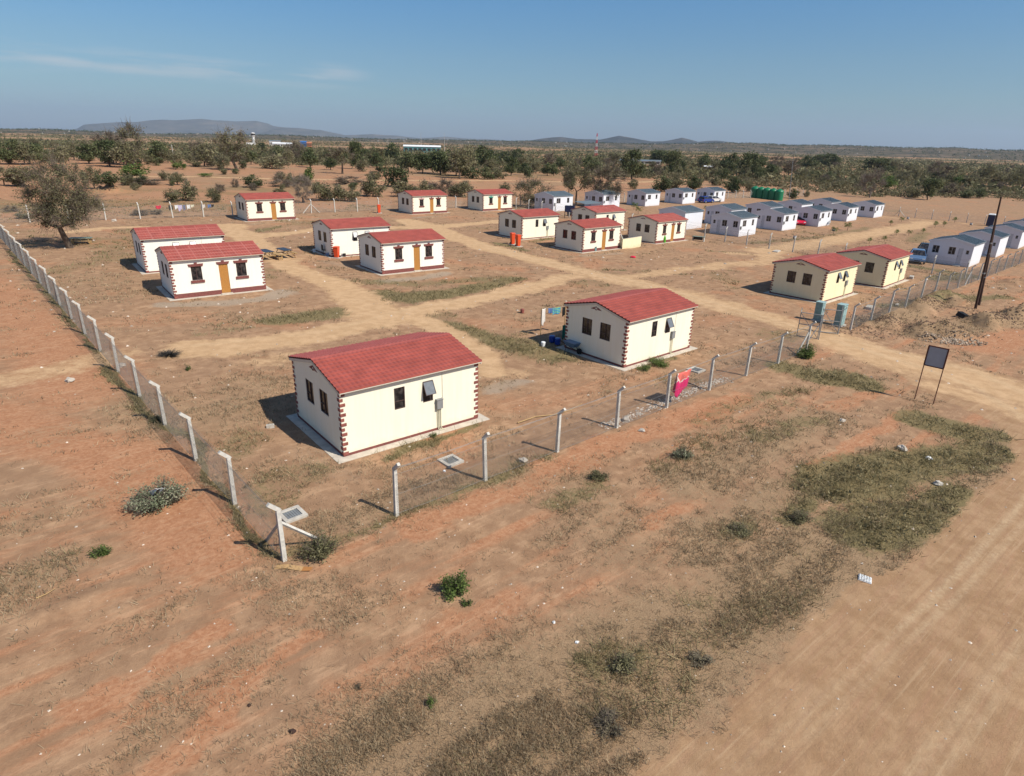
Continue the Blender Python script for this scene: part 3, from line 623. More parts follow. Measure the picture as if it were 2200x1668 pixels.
def window_meshes(w, h, style, fm, fw_=.035):
    k = (round(w, 3), round(h, 3), style)
    if k in WINMESH: return WINMESH[k]
    f = MB()
    f.box(0, fw_, 0, h, -.07, -.02); f.box(w - fw_, w, 0, h, -.07, -.02); f.box(fw_, w - fw_, 0, fw_, -.07, -.02); f.box(fw_, w - fw_, h - fw_, h, -.07, -.02)
    if style == 'two':
        f.box(w * .5 - .02, w * .5 + .02, fw_, h - fw_, -.068, -.022); f.box(fw_, w * .5 - .02, h * .36, h * .36 + .03, -.066, -.024)
    elif style == 'one': f.box(fw_, w - fw_, h * .34, h * .34 + .03, -.066, -.024)
    elif style == 'cross':
        f.box(w * .5 - .025, w * .5 + .025, fw_, h - fw_, -.068, -.022); f.box(fw_, w * .5 - .025, h * .4, h * .4 + .04, -.066, -.024)
    p = MB(); p.add([(fw_ * .5, fw_ * .5, -.055), (w - fw_ * .5, fw_ * .5, -.055), (w - fw_ * .5, h - fw_ * .5, -.055), (fw_ * .5, h - fw_ * .5, -.055)], [(0, 1, 2, 3)])
    WINMESH[k] = (f.mesh('window', fm), p.mesh('pane', M['glass'])); return WINMESH[k]
def add_window(par, O, ax, n, x, z, w, h, style, fm, frame_trim=False, sash=None):
    fmh, pm = window_meshes(w, h, style, fm)
    o = link('window', fmh, par); mw = on_wall(np.asarray(O) + np.asarray(ax) * x + np.array([0, 0, z]), ax, n); o.matrix_local = mw
    link('pane', pm, o)
    if frame_trim:   # brown plaster lintel with keystone, and a sill
        b = MB(); hw = w / 2
        b.add([(-.1, h + .0, .0), (w + .1, h, .0), (w + .15, h + .17, .0), (-.15, h + .17, .0), (-.1, h, .05), (w + .1, h, .05), (w + .15, h + .17, .05), (-.15, h + .17, .05)],
              [(4, 5, 6, 7), (0, 1, 5, 4), (1, 2, 6, 5), (2, 3, 7, 6), (3, 0, 4, 7)])
        b.box(hw - .09, hw + .09, h + .172, h + .26, 0, .055); b.build('lintel', M['maroon'], o)
        b = MB(); b.box(-.1, w + .1, -.17, -.003, -.0, .07); b.build('sill', M['maroon'], o)
    if sash:
        b = MB(); t = .02
        b.box(0, w, 0, t, 0, .02); b.box(0, w, h * sash - t, h * sash, 0, .02); b.box(0, t, t, h * sash - t, 0, .02); b.box(w - t, w, t, h * sash - t, 0, .02)
        s_ = b.build('open_sash', M['grey'] if fm is M['frame'] else fm, o)
        s_.matrix_local = Matrix.Translation((0, h, .0)) @ Matrix.Rotation(R(-34), 4, 'X') @ Matrix.Translation((0, -h * sash, 0))
        b = MB(); b.add([(t, t, .008), (w - t, t, .008), (w - t, h * sash - t, .008), (t, h * sash - t, .008)], [(0, 1, 2, 3)])
        # the hinged pane leans out with its sash
        gp = b.mesh('sash_pane', M['sashglass'])
        s_.data.materials.append(M['sashglass'])
        me = s_.data; b2 = MB(); b2.v = [tuple(v.co) for v in me.vertices]; b2.f = [tuple(p.vertices) for p in me.polygons]; b2.mi = [0] * len(b2.f)
        b2.cur = 1; b2.add([(t, t, .008), (w - t, t, .008), (w - t, h * sash - t, .008), (t, h * sash - t, .008)], [(0, 1, 2, 3)])
        bpy.data.meshes.remove(gp); s_.data = b2.mesh('open_sash', [M['frame'], M['sashglass']])
    return o
M['sashglass'] = mat('dusty_glass', (.16, .17, .18), .25, .2, 6, spec=.6)
def roof_mesh(name, l, hw, ze, zr, mt, thick=.03):
    """tile-profile steel: rows stepping down the slope, rolls along the ridge direction"""
    rows = 10; nx = int(l / .030); vs = []; jt = []
    xs = np.linspace(-l / 2, l / 2, nx + 1)
    roll = .016 * (np.abs(np.sin(np.pi * xs / .19)) * 2 - 1)
    def prof():
        out = []
        for k in range(rows):
            a, b = k / rows, (k + 1) / rows
            out += [(a, .0), (b - .0008, .05)]
        return out
    P = prof(); faces = []; verts = []; joint = []
    for side in (-1, 1):
        base = len(verts)
        for t, lift in P:
            y = side * hw * t; z = zr + (ze - zr) * t + lift
            for i, x in enumerate(xs): verts.append((x, y, z + roll[i]))
        # fascia edge of the sheet
        for i, x in enumerate(xs): verts.append((x, side * hw, ze - thick))
        nrow = len(P) + 1
        for r in range(nrow - 1):
            for i in range(nx):
                a = base + r * (nx + 1) + i; q = (a, a + 1, a + nx + 2, a + nx + 1)
                faces.append(q[::-1] if side < 0 else q)
                xm = (xs[i] + xs[i + 1]) / 2; jx = abs(((xm + l / 2) / (l / 7.0) + .5) % 1 - .5) * (l / 7.0)
                rr = r // 2
                joint.append(1.0 if (jx < .035 or (r % 2 == 1 and rr in (2, 4, 6, 8))) else .0)
    # underside closing the sheet
    b = len(verts)
    verts += [(-l / 2, -hw, ze - thick), (l / 2, -hw, ze - thick), (l / 2, 0, zr - thick), (-l / 2, 0, zr - thick), (-l / 2, hw, ze - thick), (l / 2, hw, ze - thick)]
    faces += [(b + 3, b + 2, b + 1, b), (b + 4, b + 5, b + 2, b + 3)]; joint += [0, 0]
    me = mesh_np(name, verts, faces, mt)
    q = me.attributes.new('joint', 'FLOAT', 'FACE'); q.data.foreach_set('value', np.array(joint, np.float32))
    return me
def build_cream_house():
    root = empty('house')
    l, w = HL / 2, HW / 2; he = HE; hr = HR
    gw = [(1.12, 1.87, 1.19, 2.13), (2.47, 3.21, 1.19, 2.13)]
    front = [(1.25, 1.92, 1.13, 2.07), (3.02, 3.62, 0, 2.07), (4.17, 4.84, 1.13, 2.07)]
    back = [(2.16, 2.62, 1.33, 2.21), (3.41, 3.87, 1.33, 2.21)]
    mb = MB()
    F = dict(front=((-l, -w, 0), (1, 0, 0), (0, -1, 0)), back=((l, w, 0), (-1, 0, 0), (0, 1, 0)), left=((-l, w, 0), (0, -1, 0), (-1, 0, 0)), right=((l, -w, 0), (0, 1, 0), (1, 0, 0)))
    # on the left end the windows are measured from the front corner, i.e. from the right when seen from outside; the other end mirrors it by half a turn
    gl = [(HW - b, HW - a, c, d) for a, b, c, d in gw]
    panel(mb, *F['front'][:2], HL, he, front, F['front'][2]); panel(mb, *F['back'][:2], HL, he, back, F['back'][2])
    panel(mb, *F['left'][:2], HW, he, gl, F['left'][2]); panel(mb, *F['right'][:2], HW, he, gl, F['right'][2])
    for s in (-1, 1):     # gable panel standing a little proud
        x = s * (l + .012); q = [(x, -w, he - .02), (x, w, he - .02), (x, 0, hr)]; k = [(s * (l - .05), -w, he - .02), (s * (l - .05), w, he - .02), (s * (l - .05), 0, hr)]
        mb.add(q + k, [(0, 1, 2) if s > 0 else (2, 1, 0), (0, 3, 4, 1) if s > 0 else (1, 4, 3, 0)])
    walls = mb.build('wall', M['cream'], root)
    roof = link('roof', roof_mesh('roof', HL + .14, w + .2, he + .005, hr + .05, M['roof']), root)
    b = MB(); L2 = l + .075
    for s in (-1, 1): b.add([(-L2, 0, hr + .085), (L2, 0, hr + .085), (L2, s * .13, hr + .045), (-L2, s * .13, hr + .045)], [(0, 1, 2, 3) if s < 0 else (3, 2, 1, 0)])
    b.build('ridge_cap', M['roof'], roof)
    for s in (-1, 1):
        b = MB(); b.box(-l - .065, l + .065, min(s * (w + .178), s * (w + .198)), max(s * (w + .178), s * (w + .198)), he - .06, he - .016)
        b.build('eave_board', M['trim'], root)
    for s in (-1, 1):
        for t in (-1, 1):
            b = MB(); o = np.array([s * (l + .03), 0, hr - .10]); e = np.array([s * (l + .03), t * (w + .176), he - .14])
            b.obox(o, e - o, (s * .028, 0, 0), (0, 0, .11)) if s * t < 0 else b.obox(o, (s * .028, 0, 0), e - o, (0, 0, .11))
            b.build('bargeboard', M['trim'], root)
    b = MB(); d = .0095
    b.box(-l - d, -l + 3.02, -w - d, -w - .001, 0, .31); b.box(-l + 3.62, l + d, -w - d, -w - .001, 0, .31)
    b.box(-l - d, l + d, w + .001, w + d, 0, .10); b.box(-l - d, -l - .001, -w, w, 0, .10); b.box(l + .001, l + d, -w, w, 0, .10)
    b.build('plinth', M['maroon'], root)
    b = MB(); b.box(-l - .38, l + .38, -w - .38, w + .38, -.4, -.002); b.build('slab', M['kerb'], root)
    for sx in (-1, 1):
        for sy in (-1, 1):
            b = MB(); e = .02
            for k in range(13):
                z = .06 + k * .192; z1 = z + .118
                a, c = (.19, .11) if k % 2 == 0 else (.11, .19)
                lo = .12 if sy > 0 else .32
                if z < lo - .1: z = z
                x0, x1 = sorted((sx * (l - a), sx * (l + e))); y0, y1 = sorted((sy * (w + .0105), sy * (w + e))); b.box(x0, x1, y0, y1, z, z1)
                x0, x1 = sorted((sx * (l + .0105), sx * (l + e))); y0, y1 = sorted((sy * (w - c), sy * (w + .0105))); b.box(x0, x1, y0, y1, z, z1)
            b.build('quoin', M['quoin'], root)
    for a, bb, c, d in (front[0], front[2]): add_window(root, *F['front'], a, c, bb - a, d - c, 'two', M['frame'], True)
    for i, (a, bb, c, d) in enumerate(back): add_window(root, *F['back'], a, c, bb - a, d - c, 'one', M['frame'])
    for f in ('left', 'right'):
        for a, bb, c, d in gl: add_window(root, *F[f], a, c, bb - a, d - c, 'two', M['frame'])
        O, ax, n = map(np.array, F[f]); b = MB()
        cz = he + .22; e = .018
        for s in (-1, 1): b.add([(HW / 2 + s * .42, cz - .07, e), (HW / 2 + s * .12, cz - .07, e), (HW / 2 + s * .12, cz + .07, e)] + [(HW / 2 + s * .42, cz - .07, .0), (HW / 2 + s * .12, cz - .07, 0), (HW / 2 + s * .12, cz + .07, 0)],
                                [(0, 1, 2) if s < 0 else (2, 1, 0), (0, 3, 4, 1), (1, 4, 5, 2), (2, 5, 3, 0)])
        ring = [(HW / 2 + .085 * math.cos(t), cz + .085 * math.sin(t), e) for t in np.linspace(0, 2 * math.pi, 13)]
        b.tube(ring, .022, 5, False); v = b.build('gable_vent', M['maroon'], root); v.matrix_local = on_wall(O, ax, n)
    O, ax, n = map(np.array, F['front']); b = MB()
    b.box(3.025, 3.615, .01, 2.065, -.075, -.035)
    for k in range(5): b.box(3.06 + k * .107, 3.15 + k * .107, .08, 2.0, -.035, -.028)
    dr = b.build('door', M['door'], root); dr.matrix_local = on_wall(O, ax, n)
    b = MB(); b.box(3.055, 3.075, 1.0, 1.14, -.027, .0); b.build('handle', M['grey'], dr)
    b = MB(); b.add([(2.95, 2.085, 0), (3.69, 2.085, 0), (3.75, 2.24, 0), (2.89, 2.24, 0), (2.95, 2.085, .05), (3.69, 2.085, .05), (3.75, 2.24, .05), (2.89, 2.24, .05)], [(4, 5, 6, 7), (0, 1, 5, 4), (1, 2, 6, 5), (2, 3, 7, 6), (3, 0, 4, 7)])
    b.box(3.23, 3.41, 2.242, 2.33, 0, .055); b.build('lintel', M['maroon'], dr)
    b = MB(); b.box(2.95, 3.7, -.1, -.0, 0, .22); b.build('doorstep', M['kerb'], root).matrix_local = on_wall(O + np.array([0, 0, .06]), ax, n)
    O, ax, n = map(np.array, F['back'])
    b = MB(); b.box(3.98, 4.25, .95, 1.33, .0, .13); b.box(3.965, 4.265, 1.331, 1.36, 0, .15); bx = b.build('meter_box', M['box'], root); bx.matrix_local = on_wall(O, ax, n)
    b = MB()
    for q, h in ((4.05, .0), (4.12, 0), (4.2, .0)): b.tube([(q, .949, .04), (q, .12, .04), (q + .03, .03, .07), (q + .12, .02, .16)], .017, 6)
    b.tube([(4.3, 2.45, .015), (4.3, 1.2, .015)], .008, 4); cdt = b.build('conduit', M['pipe'], root); cdt.matrix_local = on_wall(O, ax, n)
    return root
proto = build_cream_house()
def setmat(o, mt): o.material_slots[0].link = 'OBJECT'; o.material_slots[0].material = mt
CURT = {8: mat('green_curtain', (.05, .32, .24), .8, .25, 9), 9: mat('pink_curtain', (.5, .32, .3), .8, .25, 9)}
for i, (x, y, yaw, fr, wm, rm, lab) in enumerate(cream_houses):
    h = proto if i == 0 else copy_tree(proto)
    c, z = house_frame(x, y, yaw, HL, HW)
    h.location = (c[0], c[1], z); h.rotation_euler = (0, 0, R(yaw) + (0 if fr else math.pi))
    tagm(h, lab, 'house', 'red-roofed houses in the fenced compound')
    for ch in h.children:
        k = ch.name.split('.')[0]
        if k == 'wall': setmat(ch, M[wm])
        if k == 'roof': setmat(ch, M[rm])
        if k in ('plinth', 'quoin', 'gable_vent') and wm == 'yellow': ch['label'] = 'dark brown ' + k.replace('_', ' ')
    if i in (8, 9):
        win = sorted((q for q in h.children if q.name.split('.')[0] == 'window' and q.location.y < -2), key=lambda q: q.location.x)[0]
        setmat(win.children[0], CURT[i]); win['label'] = 'window with a %s curtain' % ('green' if i == 8 else 'pale pink')
    if not fr:
        O, ax, n = (-HL / 2, 0, 0), (-1, 0, 0), (0, 1, 0)
        ops = {0: [1], 1: [], 2: [0, 1], 3: [0, 1], 5: [0], 7: [0], 11: [], 14: []}[i]
        back = [(2.16, 2.62, 1.33, 2.21), (3.41, 3.87, 1.33, 2.21)]
        for k in ops:
            a, bb, c0, d0 = back[k]
            nm = [q for q in h.children if q.name.split('.')[0] == 'window' and abs(q.location.x - (HL / 2 - a)) < .05 and q.location.y > 2]
            b = MB(); ww = bb - a; hh = (d0 - c0) * .62; t = .022
            b.box(0, ww, 0, t, 0, .02); b.box(0, ww, hh - t, hh, 0, .02); b.box(0, t, t, hh - t, 0, .02); b.box(ww - t, ww, t, hh - t, 0, .02)
            b.cur = 1; b.add([(t, t, .008), (ww - t, t, .008), (ww - t, hh - t, .008), (t, hh - t, .008)], [(0, 1, 2, 3)])
            s_ = b.build('open_sash', [M['frame'], M['sashglass']], nm[0])
            s_.matrix_local = Matrix.Translation((0, d0 - c0 - .02, .0)) @ Matrix.Rotation(R(-27), 4, 'X') @ Matrix.Translation((0, -hh, 0))

# ---------------------------------------------------------------- white cabin
def build_cabin():
    root = empty('cabin'); l, w = WL / 2, WW / 2; he, hr = WE, WR
    F = dict(front=((-l, -w, 0), (1, 0, 0), (0, -1, 0)), back=((l, w, 0), (-1, 0, 0), (0, 1, 0)), left=((-l, w, 0), (0, -1, 0), (-1, 0, 0)), right=((l, -w, 0), (0, 1, 0), (1, 0, 0)))
    side = [(.75, 1.75, 1.3, 2.15), (3.4, 4.0, 1.3, 2.15)]
    g1 = [(.35, .72, 1.45, 1.95), (1.0, 1.5, .08, 2.0), (1.75, 2.5, 1.2, 2.05), (3.45, 4.15, 1.2, 2.05)]
    g2 = [(.45, 1.15, 1.2, 2.05), (2.1, 2.8, 1.2, 2.05), (3.1, 3.55, .08, 2.0), (3.85, 4.15, 1.4, 1.85)]
    b = MB()
    panel(b, *F['front'][:2], WL, he, side, F['front'][2]); panel(b, *F['back'][:2], WL, he, [], F['back'][2])
    panel(b, *F['left'][:2], WW, he, g1, F['left'][2]); panel(b, *F['right'][:2], WW, he, g2, F['right'][2])
    for s in (-1, 1): b.add([(s * l, -w, he), (s * l, w, he), (s * l, 0, hr)], [(0, 1, 2) if s > 0 else (2, 1, 0)])
    b.build('wall', M['clad'], root)
    b = MB(); hw = w + .1; ze, zr = he - .01, hr + .03; L2 = l + .07
    for s in (-1, 1):
        n = 24
        for k in range(n):     # standing ribs of the roof sheets
            x0 = -L2 + 2 * L2 * k / n; x1 = -L2 + 2 * L2 * (k + .78) / n; x2 = -L2 + 2 * L2 * (k + 1) / n
            q = [(x0, 0, zr), (x1, 0, zr), (x1, s * hw, ze), (x0, s * hw, ze)]; b.add(q, [(0, 3, 2, 1) if s > 0 else (0, 1, 2, 3)][0:1] if s < 0 else [(3, 2, 1, 0)])
            q = [(x1, 0, zr + .025), (x2, 0, zr + .025), (x2, s * hw, ze + .025), (x1, s * hw, ze + .025)] + [(x1, 0, zr), (x2, 0, zr), (x2, s * hw, ze), (x1, s * hw, ze)]
            f = [(0, 1, 2, 3), (0, 3, 7, 4), (2, 1, 5, 6)]; b.add(q, f if s < 0 else [g[::-1] for g in f])
        q = [(-L2, 0, zr - .03), (L2, 0, zr - .03), (L2, s * hw, ze - .03), (-L2, s * hw, ze - .03)]; b.add(q, [(3, 2, 1, 0) if s < 0 else (0, 1, 2, 3)])
        b.obox((-L2, s * hw, ze - .1), (2 * L2, 0, 0), (0, s * .02, 0), (0, 0, .125)) if s > 0 else b.obox((-L2, s * hw - .02, ze - .1), (2 * L2, 0, 0), (0, .02, 0), (0, 0, .125))
    b.build('roof', M['zinc'], root)
    for s in (-1, 1):
        for t in (-1, 1):
            b = MB(); o = np.array([s * (l + .045), 0, zr - .14]); e = np.array([s * (l + .045), t * hw, ze - .14])
            b.obox(o, e - o, (s * .03, 0, 0), (0, 0, .17)) if s * t < 0 else b.obox(o, (s * .03, 0, 0), e - o, (0, 0, .17))
            b.build('bargeboard', M['wtrim'], root)
    b = MB(); b.box(-l + .04, l - .04, -w + .04, w - .04, -.4, -.002); b.build('base', M['black'], root)
    for i, (a, bb, c, d) in enumerate(side): add_window(root, *F['front'], a, c, bb - a, d - c, 'cross' if i == 0 else 'one', M['wframe'])
    for f, g in (('left', g1), ('right', g2)):
        for a, bb, c, d in g:
            if d - c > 1.5: continue
            add_window(root, *F[f], a, c, bb - a, d - c, 'cross' if bb - a > .5 else 'one', M['wframe'])
        for a, bb, c, d in g:
            if d - c < 1.5: continue
            b = MB(); b.box(a + .01, bb - .01, c + .01, d - .01, -.06, -.03); b.box(a + .1, bb - .1, c + .25, d - .2, -.03, -.02)
            o = b.build('door', M['wdoor'], root); o.matrix_local = on_wall(*F[f])
            k = MB(); k.box(a + .06, a + .09, c + .95, c + 1.08, -.02, .02); k.build('handle', M['grey'], o)
            k = MB(); k.box(a - .1, bb + .1, -.12, c, .0, .5); k.build('doorstep', M['concrete'], root).matrix_local = on_wall(*F[f])
    b = MB(); b.box(.12, .38, 1.0, 1.4, 0, .14); o = b.build('meter_box', M['box'], root); o.matrix_local = on_wall(*F['front'])
    return root
M['wframe'] = mat('white_window_frame', (.35, .33, .31), .5, .1); M['wdoor'] = mat('pale_door', (.52, .54, .57), .55, .12)
cproto = build_cabin()
for i, (x, y, turn, lab) in enumerate(white_cabins):
    h = cproto if i == 0 else copy_tree(cproto)
    c, z = house_frame(x, y, 44, WL, WW)
    h.location = (c[0], c[1], z); h.rotation_euler = (0, 0, R(44) + (math.pi if turn == 1 else 0))
    if turn == 2: h.scale = (1, 1, 1)
    tagm(h, lab, 'cabin', 'white cabins beyond the dividing fence')

# ---------------------------------------------------------------- fences
def post_mesh(h=1.62, crank=.34, r=.062):
    b = MB()
    d = np.array([.707, 0, .707])
    b.frustum(0, 0, -.3, h, r, r, r * .86, r * .86)
    o = np.array([-.02, -r * .8, h - .05]); b.obox(o, d * (crank + .08), (0, r * 1.6, 0), np.array([-.707, 0, .707]) * .1)
    return b.mesh('post', M['pconc'])
POST = post_mesh()
def brace_mesh(): b = MB(); b.tube([(0, 0, 1.25), (1.35, 0, -.12)], .052, 4); return b.mesh('brace', M['pconc'])
BRACE = brace_mesh()
def fence(label, pts, outward, posts=True, braces=(), h=1.55, mesh=True, group='chain-link fences round the compounds', steel=False):
    """pts: post foot points; wires, mesh and posts are parts of one fence"""
    p0 = pts[0]; z0 = gz(*p0); root = empty('chain_link_fence', (p0[0], p0[1], z0), 0, label, 'fence', group)
    oa = math.atan2(outward[1], outward[0]); loc = []
    for i, p in enumerate(pts):
        l = np.array([p[0] - p0[0], p[1] - p0[1], gz(*p) - z0]); loc.append(l)
        o = link('post', STEELPOST if steel else POST, root, l); o.rotation_euler = (random.gauss(0, .012), random.gauss(0, .012), oa + random.gauss(0, .05))
    for i, az in braces:
        o = link('brace', BRACE, root, loc[i]); o.rotation_euler = (0, 0, az)
    b = MB(); w = MB(); od = np.array([math.cos(oa), math.sin(oa), 0])
    for a, c in zip(loc[:-1], loc[1:]):
        L_ = np.linalg.norm(c - a); e = (c - a) / L_
        for zz in (.12, .8, 1.5):
            q = [a + (c - a) * t + np.array([0, 0, zz - .04 * math.sin(math.pi * t)]) + od * .07 for t in (0, .33, .66, 1)]
            w.tube(q, .0045, 3, False)
        for k in (.35, .65, .95):
            q = [a + (c - a) * t + np.array([0, 0, 1.63 + k * .24 - .03 * math.sin(math.pi * t)]) + od * (k * .3) for t in (0, .33, .66, 1)]
            w.tube(q, .004, 3, False)
        if mesh:
            hh = h - .05; st = .085; sl = hh; rw = .0021; off = od * .07
            n = int((L_ + hh) / st)
            for k in range(n):
                s0 = k * st - hh
                for dirn in (1, -1):
                    u0, u1 = s0, s0 + hh; z0_, z1_ = (.06, hh) if dirn > 0 else (hh, .06)
                    if u0 < 0: f = -u0 / hh; z0_ = z0_ + (z1_ - z0_) * f; u0 = 0
                    if u1 > L_: f = (L_ - u0) / max(u1 - u0, 1e-6); z1_ = z0_ + (z1_ - z0_) * f; u1 = L_
                    if u1 - u0 < .02: continue
                    P = a + e * u0 + off + np.array([0, 0, z0_]); Q = a + e * u1 + off + np.array([0, 0, z1_])
                    d = (Q - P) / np.linalg.norm(Q - P); s1 = np.cross(d, od); s1 = s1 / np.linalg.norm(s1) * rw; s2 = od * rw
                    b.add([P + s1, P - s1 * .5 + s2, P - s1 * .5 - s2, Q + s1, Q - s1 * .5 + s2, Q - s1 * .5 - s2], [(0, 1, 4, 3), (1, 2, 5, 4), (2, 0, 3, 5)])
    w.build('strand_wire', M['wire'], root)
    if mesh: b.build('mesh_panel', M['wire'], root)
    return root
def steel_post_mesh():
    b = MB(); b.tube([(0, 0, -.2), (0, 0, 1.62), (.22, 0, 1.9)], .03, 6); return b.mesh('post', M['grey'])
STEELPOST = steel_post_mesh()
C0 = np.array([-6.2, 14.56]); CB = np.array([-56.2, 68.5])
lv = (CB - C0) / np.linalg.norm(CB - C0); fu = np.array([math.cos(R(42.8)), math.sin(R(42.8))]); bu = np.array([math.cos(R(41.2)), math.sin(R(41.2))])
fence('long pale-post fence down the left side, from the braced corner post', [C0 + lv * 3.68 * k for k in range(21)], -U, braces=[(0, AZ + .15), (0, R(133)), (9, R(133))])
fence('fence along the near side of the houses, with the pink towel on it', [C0 + fu * 3.64 * k for k in range(1, 9)] + [np.array([17.9, 37.0])], -V, braces=[(8, R(223))])
rf0 = np.array([23.4, 42.6])
fence('fence right of the gate running past the dirt mounds to the cabins', [rf0 + fu * 3.68 * k for k in range(22)], -V, braces=[(0, R(43)), (8, R(43)), (8, R(223))])
fence('far fence behind the red-roofed houses, where laundry hangs', [CB + bu * 3.6 * k for k in range(20)], V, braces=[(10, R(41)), (10, R(221))])
fence('far fence behind the back row of white cabins', [CB + bu * 3.6 * k for k in range(20, 52)], V)
D0 = np.array([46.6, 65.6]); dv = np.array([-.708, .706])
fence('dividing fence between the red-roofed houses and the white cabins', [D0 + dv * 3.0 * k for k in range(23)], U)
E0 = G(1930, 465)[:2]; E1 = G(2095, 481)[:2]; ed = (E1 - E0) / np.linalg.norm(E1 - E0)
fence('distant fence behind the thin sandy path at the far right', [E0 + ed * 3.0 * k for k in range(-1, 9)], (np.array([-ed[1], ed[0]])), braces=[(1, R(100)), (1, R(-40))])

# ---------------------------------------------------------------- trees and shrubs
M['leaf_dark'] = leafmat('dark_leaves', (.055, .072, .03), (.105, .122, .052), (.185, .19, .09))
M['leaf_olive'] = leafmat('olive_leaves', (.11, .105, .05), (.19, .178, .09), (.3, .265, .15))
M['leaf_bright'] = leafmat('fresh_leaves', (.06, .095, .022), (.11, .16, .042), (.2, .24, .075))
M['leaf_big'] = leafmat('thorn_leaves', (.085, .08, .04), (.15, .14, .072), (.24, .215, .12))
M['leaf_grey'] = leafmat('dry_leaves', (.12, .1, .066), (.185, .155, .10), (.26, .22, .145))
M['leaf_sage'] = leafmat('sage_leaves', (.15, .175, .10), (.255, .275, .17), (.42, .40, .28))
def leaf_quads(c, size, g, flat=.0):
    n = len(c); a = g.normal(size=(n, 3)); a[:, 2] *= (1 - flat); a /= np.linalg.norm(a, axis=1)[:, None]
    b = np.cross(a, g.normal(size=(n, 3))); b /= np.linalg.norm(b, axis=1)[:, None]
    s = (size * g.uniform(.6, 1.35, n))[:, None]
    v = np.stack([c - a * s, c - b * s * .5, c + a * s, c + b * s * .5], 1).reshape(-1, 3)
    return v, np.arange(n * 4).reshape(n, 4)
def thin_quads(p, q, w, g):
    d = q - p; s = np.cross(d, g.normal(size=d.shape)); s /= np.linalg.norm(s, axis=1)[:, None] + 1e-9
    w = np.asarray(w).reshape(-1, 1)
    v = np.stack([p - s * w, p + s * w, q + s * w * .35, q - s * w * .35], 1).reshape(-1, 3)
    return v, np.arange(len(p) * 4).reshape(-1, 4)
def tree_meshes(seed, kind, leaf, nl, ls, K=26, hb=.3, rx=.5, rz=.36, zc=.62, ntw=0, tw=.006, sig=.085, bark='bark', tr=.035, lean=.04, drop=.0, limbs=True, multi=1):
    """unit tree (height 1, crown about 1 wide): crown of leaf clumps on curved limbs, gaps between the clumps"""
    g = np.random.default_rng(seed); cl = []
    while len(cl) < K:
        q = g.uniform(-1, 1, 3); r = np.linalg.norm(q)
        if r > 1 or r < .35 + .3 * g.random(): continue
        if q[2] < -.75: continue
        asym = 1 + .22 * math.sin(2 * math.atan2(q[1], q[0]) + seed) + .12 * math.sin(5 * math.atan2(q[1], q[0]) + seed * 2)
        cl.append(np.array([q[0] * rx * asym * .86, q[1] * rx * asym * .86, zc + q[2] * rz * (1 - drop * (q[0] ** 2 + q[1] ** 2))]))
    cl = np.array(cl); mb = MB()
    top = np.array([g.normal(0, lean), g.normal(0, lean), hb])
    for t in range(multi):
        o = np.array([g.normal(0, .02), g.normal(0, .02), 0]) * (multi > 1); tt = top + (g.normal(0, .06, 3) * (1, 1, .3) if multi > 1 else 0)
        mb.tube([o + (0, 0, -.04), o * .8 + tt * .35 + (g.normal(0, .012), g.normal(0, .012), 0), tt], [tr * 1.35, tr * 1.0, tr * .8], 7)
    order = np.argsort(cl[:, 2]); nodes = [(top, tr * .8)]
    for i in order:      # limbs grow from the nearest wood already there
        c = cl[i]; d = [np.linalg.norm(c - n[0]) + (0.25 if n[0][2] > c[2] + .03 else 0) for n in nodes]; j = int(np.argmin(d)); p, r0 = nodes[j]
        r1 = max(.004, r0 * .62); mid = (p + c) / 2 + g.normal(0, .02, 3) + (0, 0, .02)
        mb.tube([p, mid, c], [r1, r1 * .8, r1 * .55], 5, False); nodes += [(mid, r1 * .9), (c, r1 * .7)]
    ct = g.uniform(.1, .9, K); k = g.integers(0, K, nl)
    off = g.normal(0, 1, (nl, 3)) * sig * g.uniform(.6, 1.25, K)[k][:, None]; off[:, 2] *= .75
    v, f = leaf_quads(cl[k] + off, ls, g); ti = np.clip(ct[k] + g.normal(0, .2, nl), 0, 1); mi = np.zeros(nl, int)
    if ntw:
        k = g.integers(0, K, ntw); p = cl[k] + g.normal(0, sig * .35, (ntw, 3)); dr = (cl[k] - np.array([0, 0, zc - .12])); dr /= np.linalg.norm(dr, axis=1)[:, None]
        q = p + (dr + g.normal(0, .75, (ntw, 3))) * g.uniform(.5, 1.7, ntw)[:, None] * sig
        v2, f2 = thin_quads(p, q, np.full(ntw, tw), g); f = np.concatenate([f, f2 + len(v)]); v = np.concatenate([v, v2]); ti = np.concatenate([ti, g.uniform(0, 1, ntw)]); mi = np.concatenate([mi, np.ones(ntw, int)])
    return mesh_np('crown', v, f, [M[leaf], M['twig'] if bark == 'bark' else M['pbark']], ti, mi), mb.mesh('trunk', M[bark])
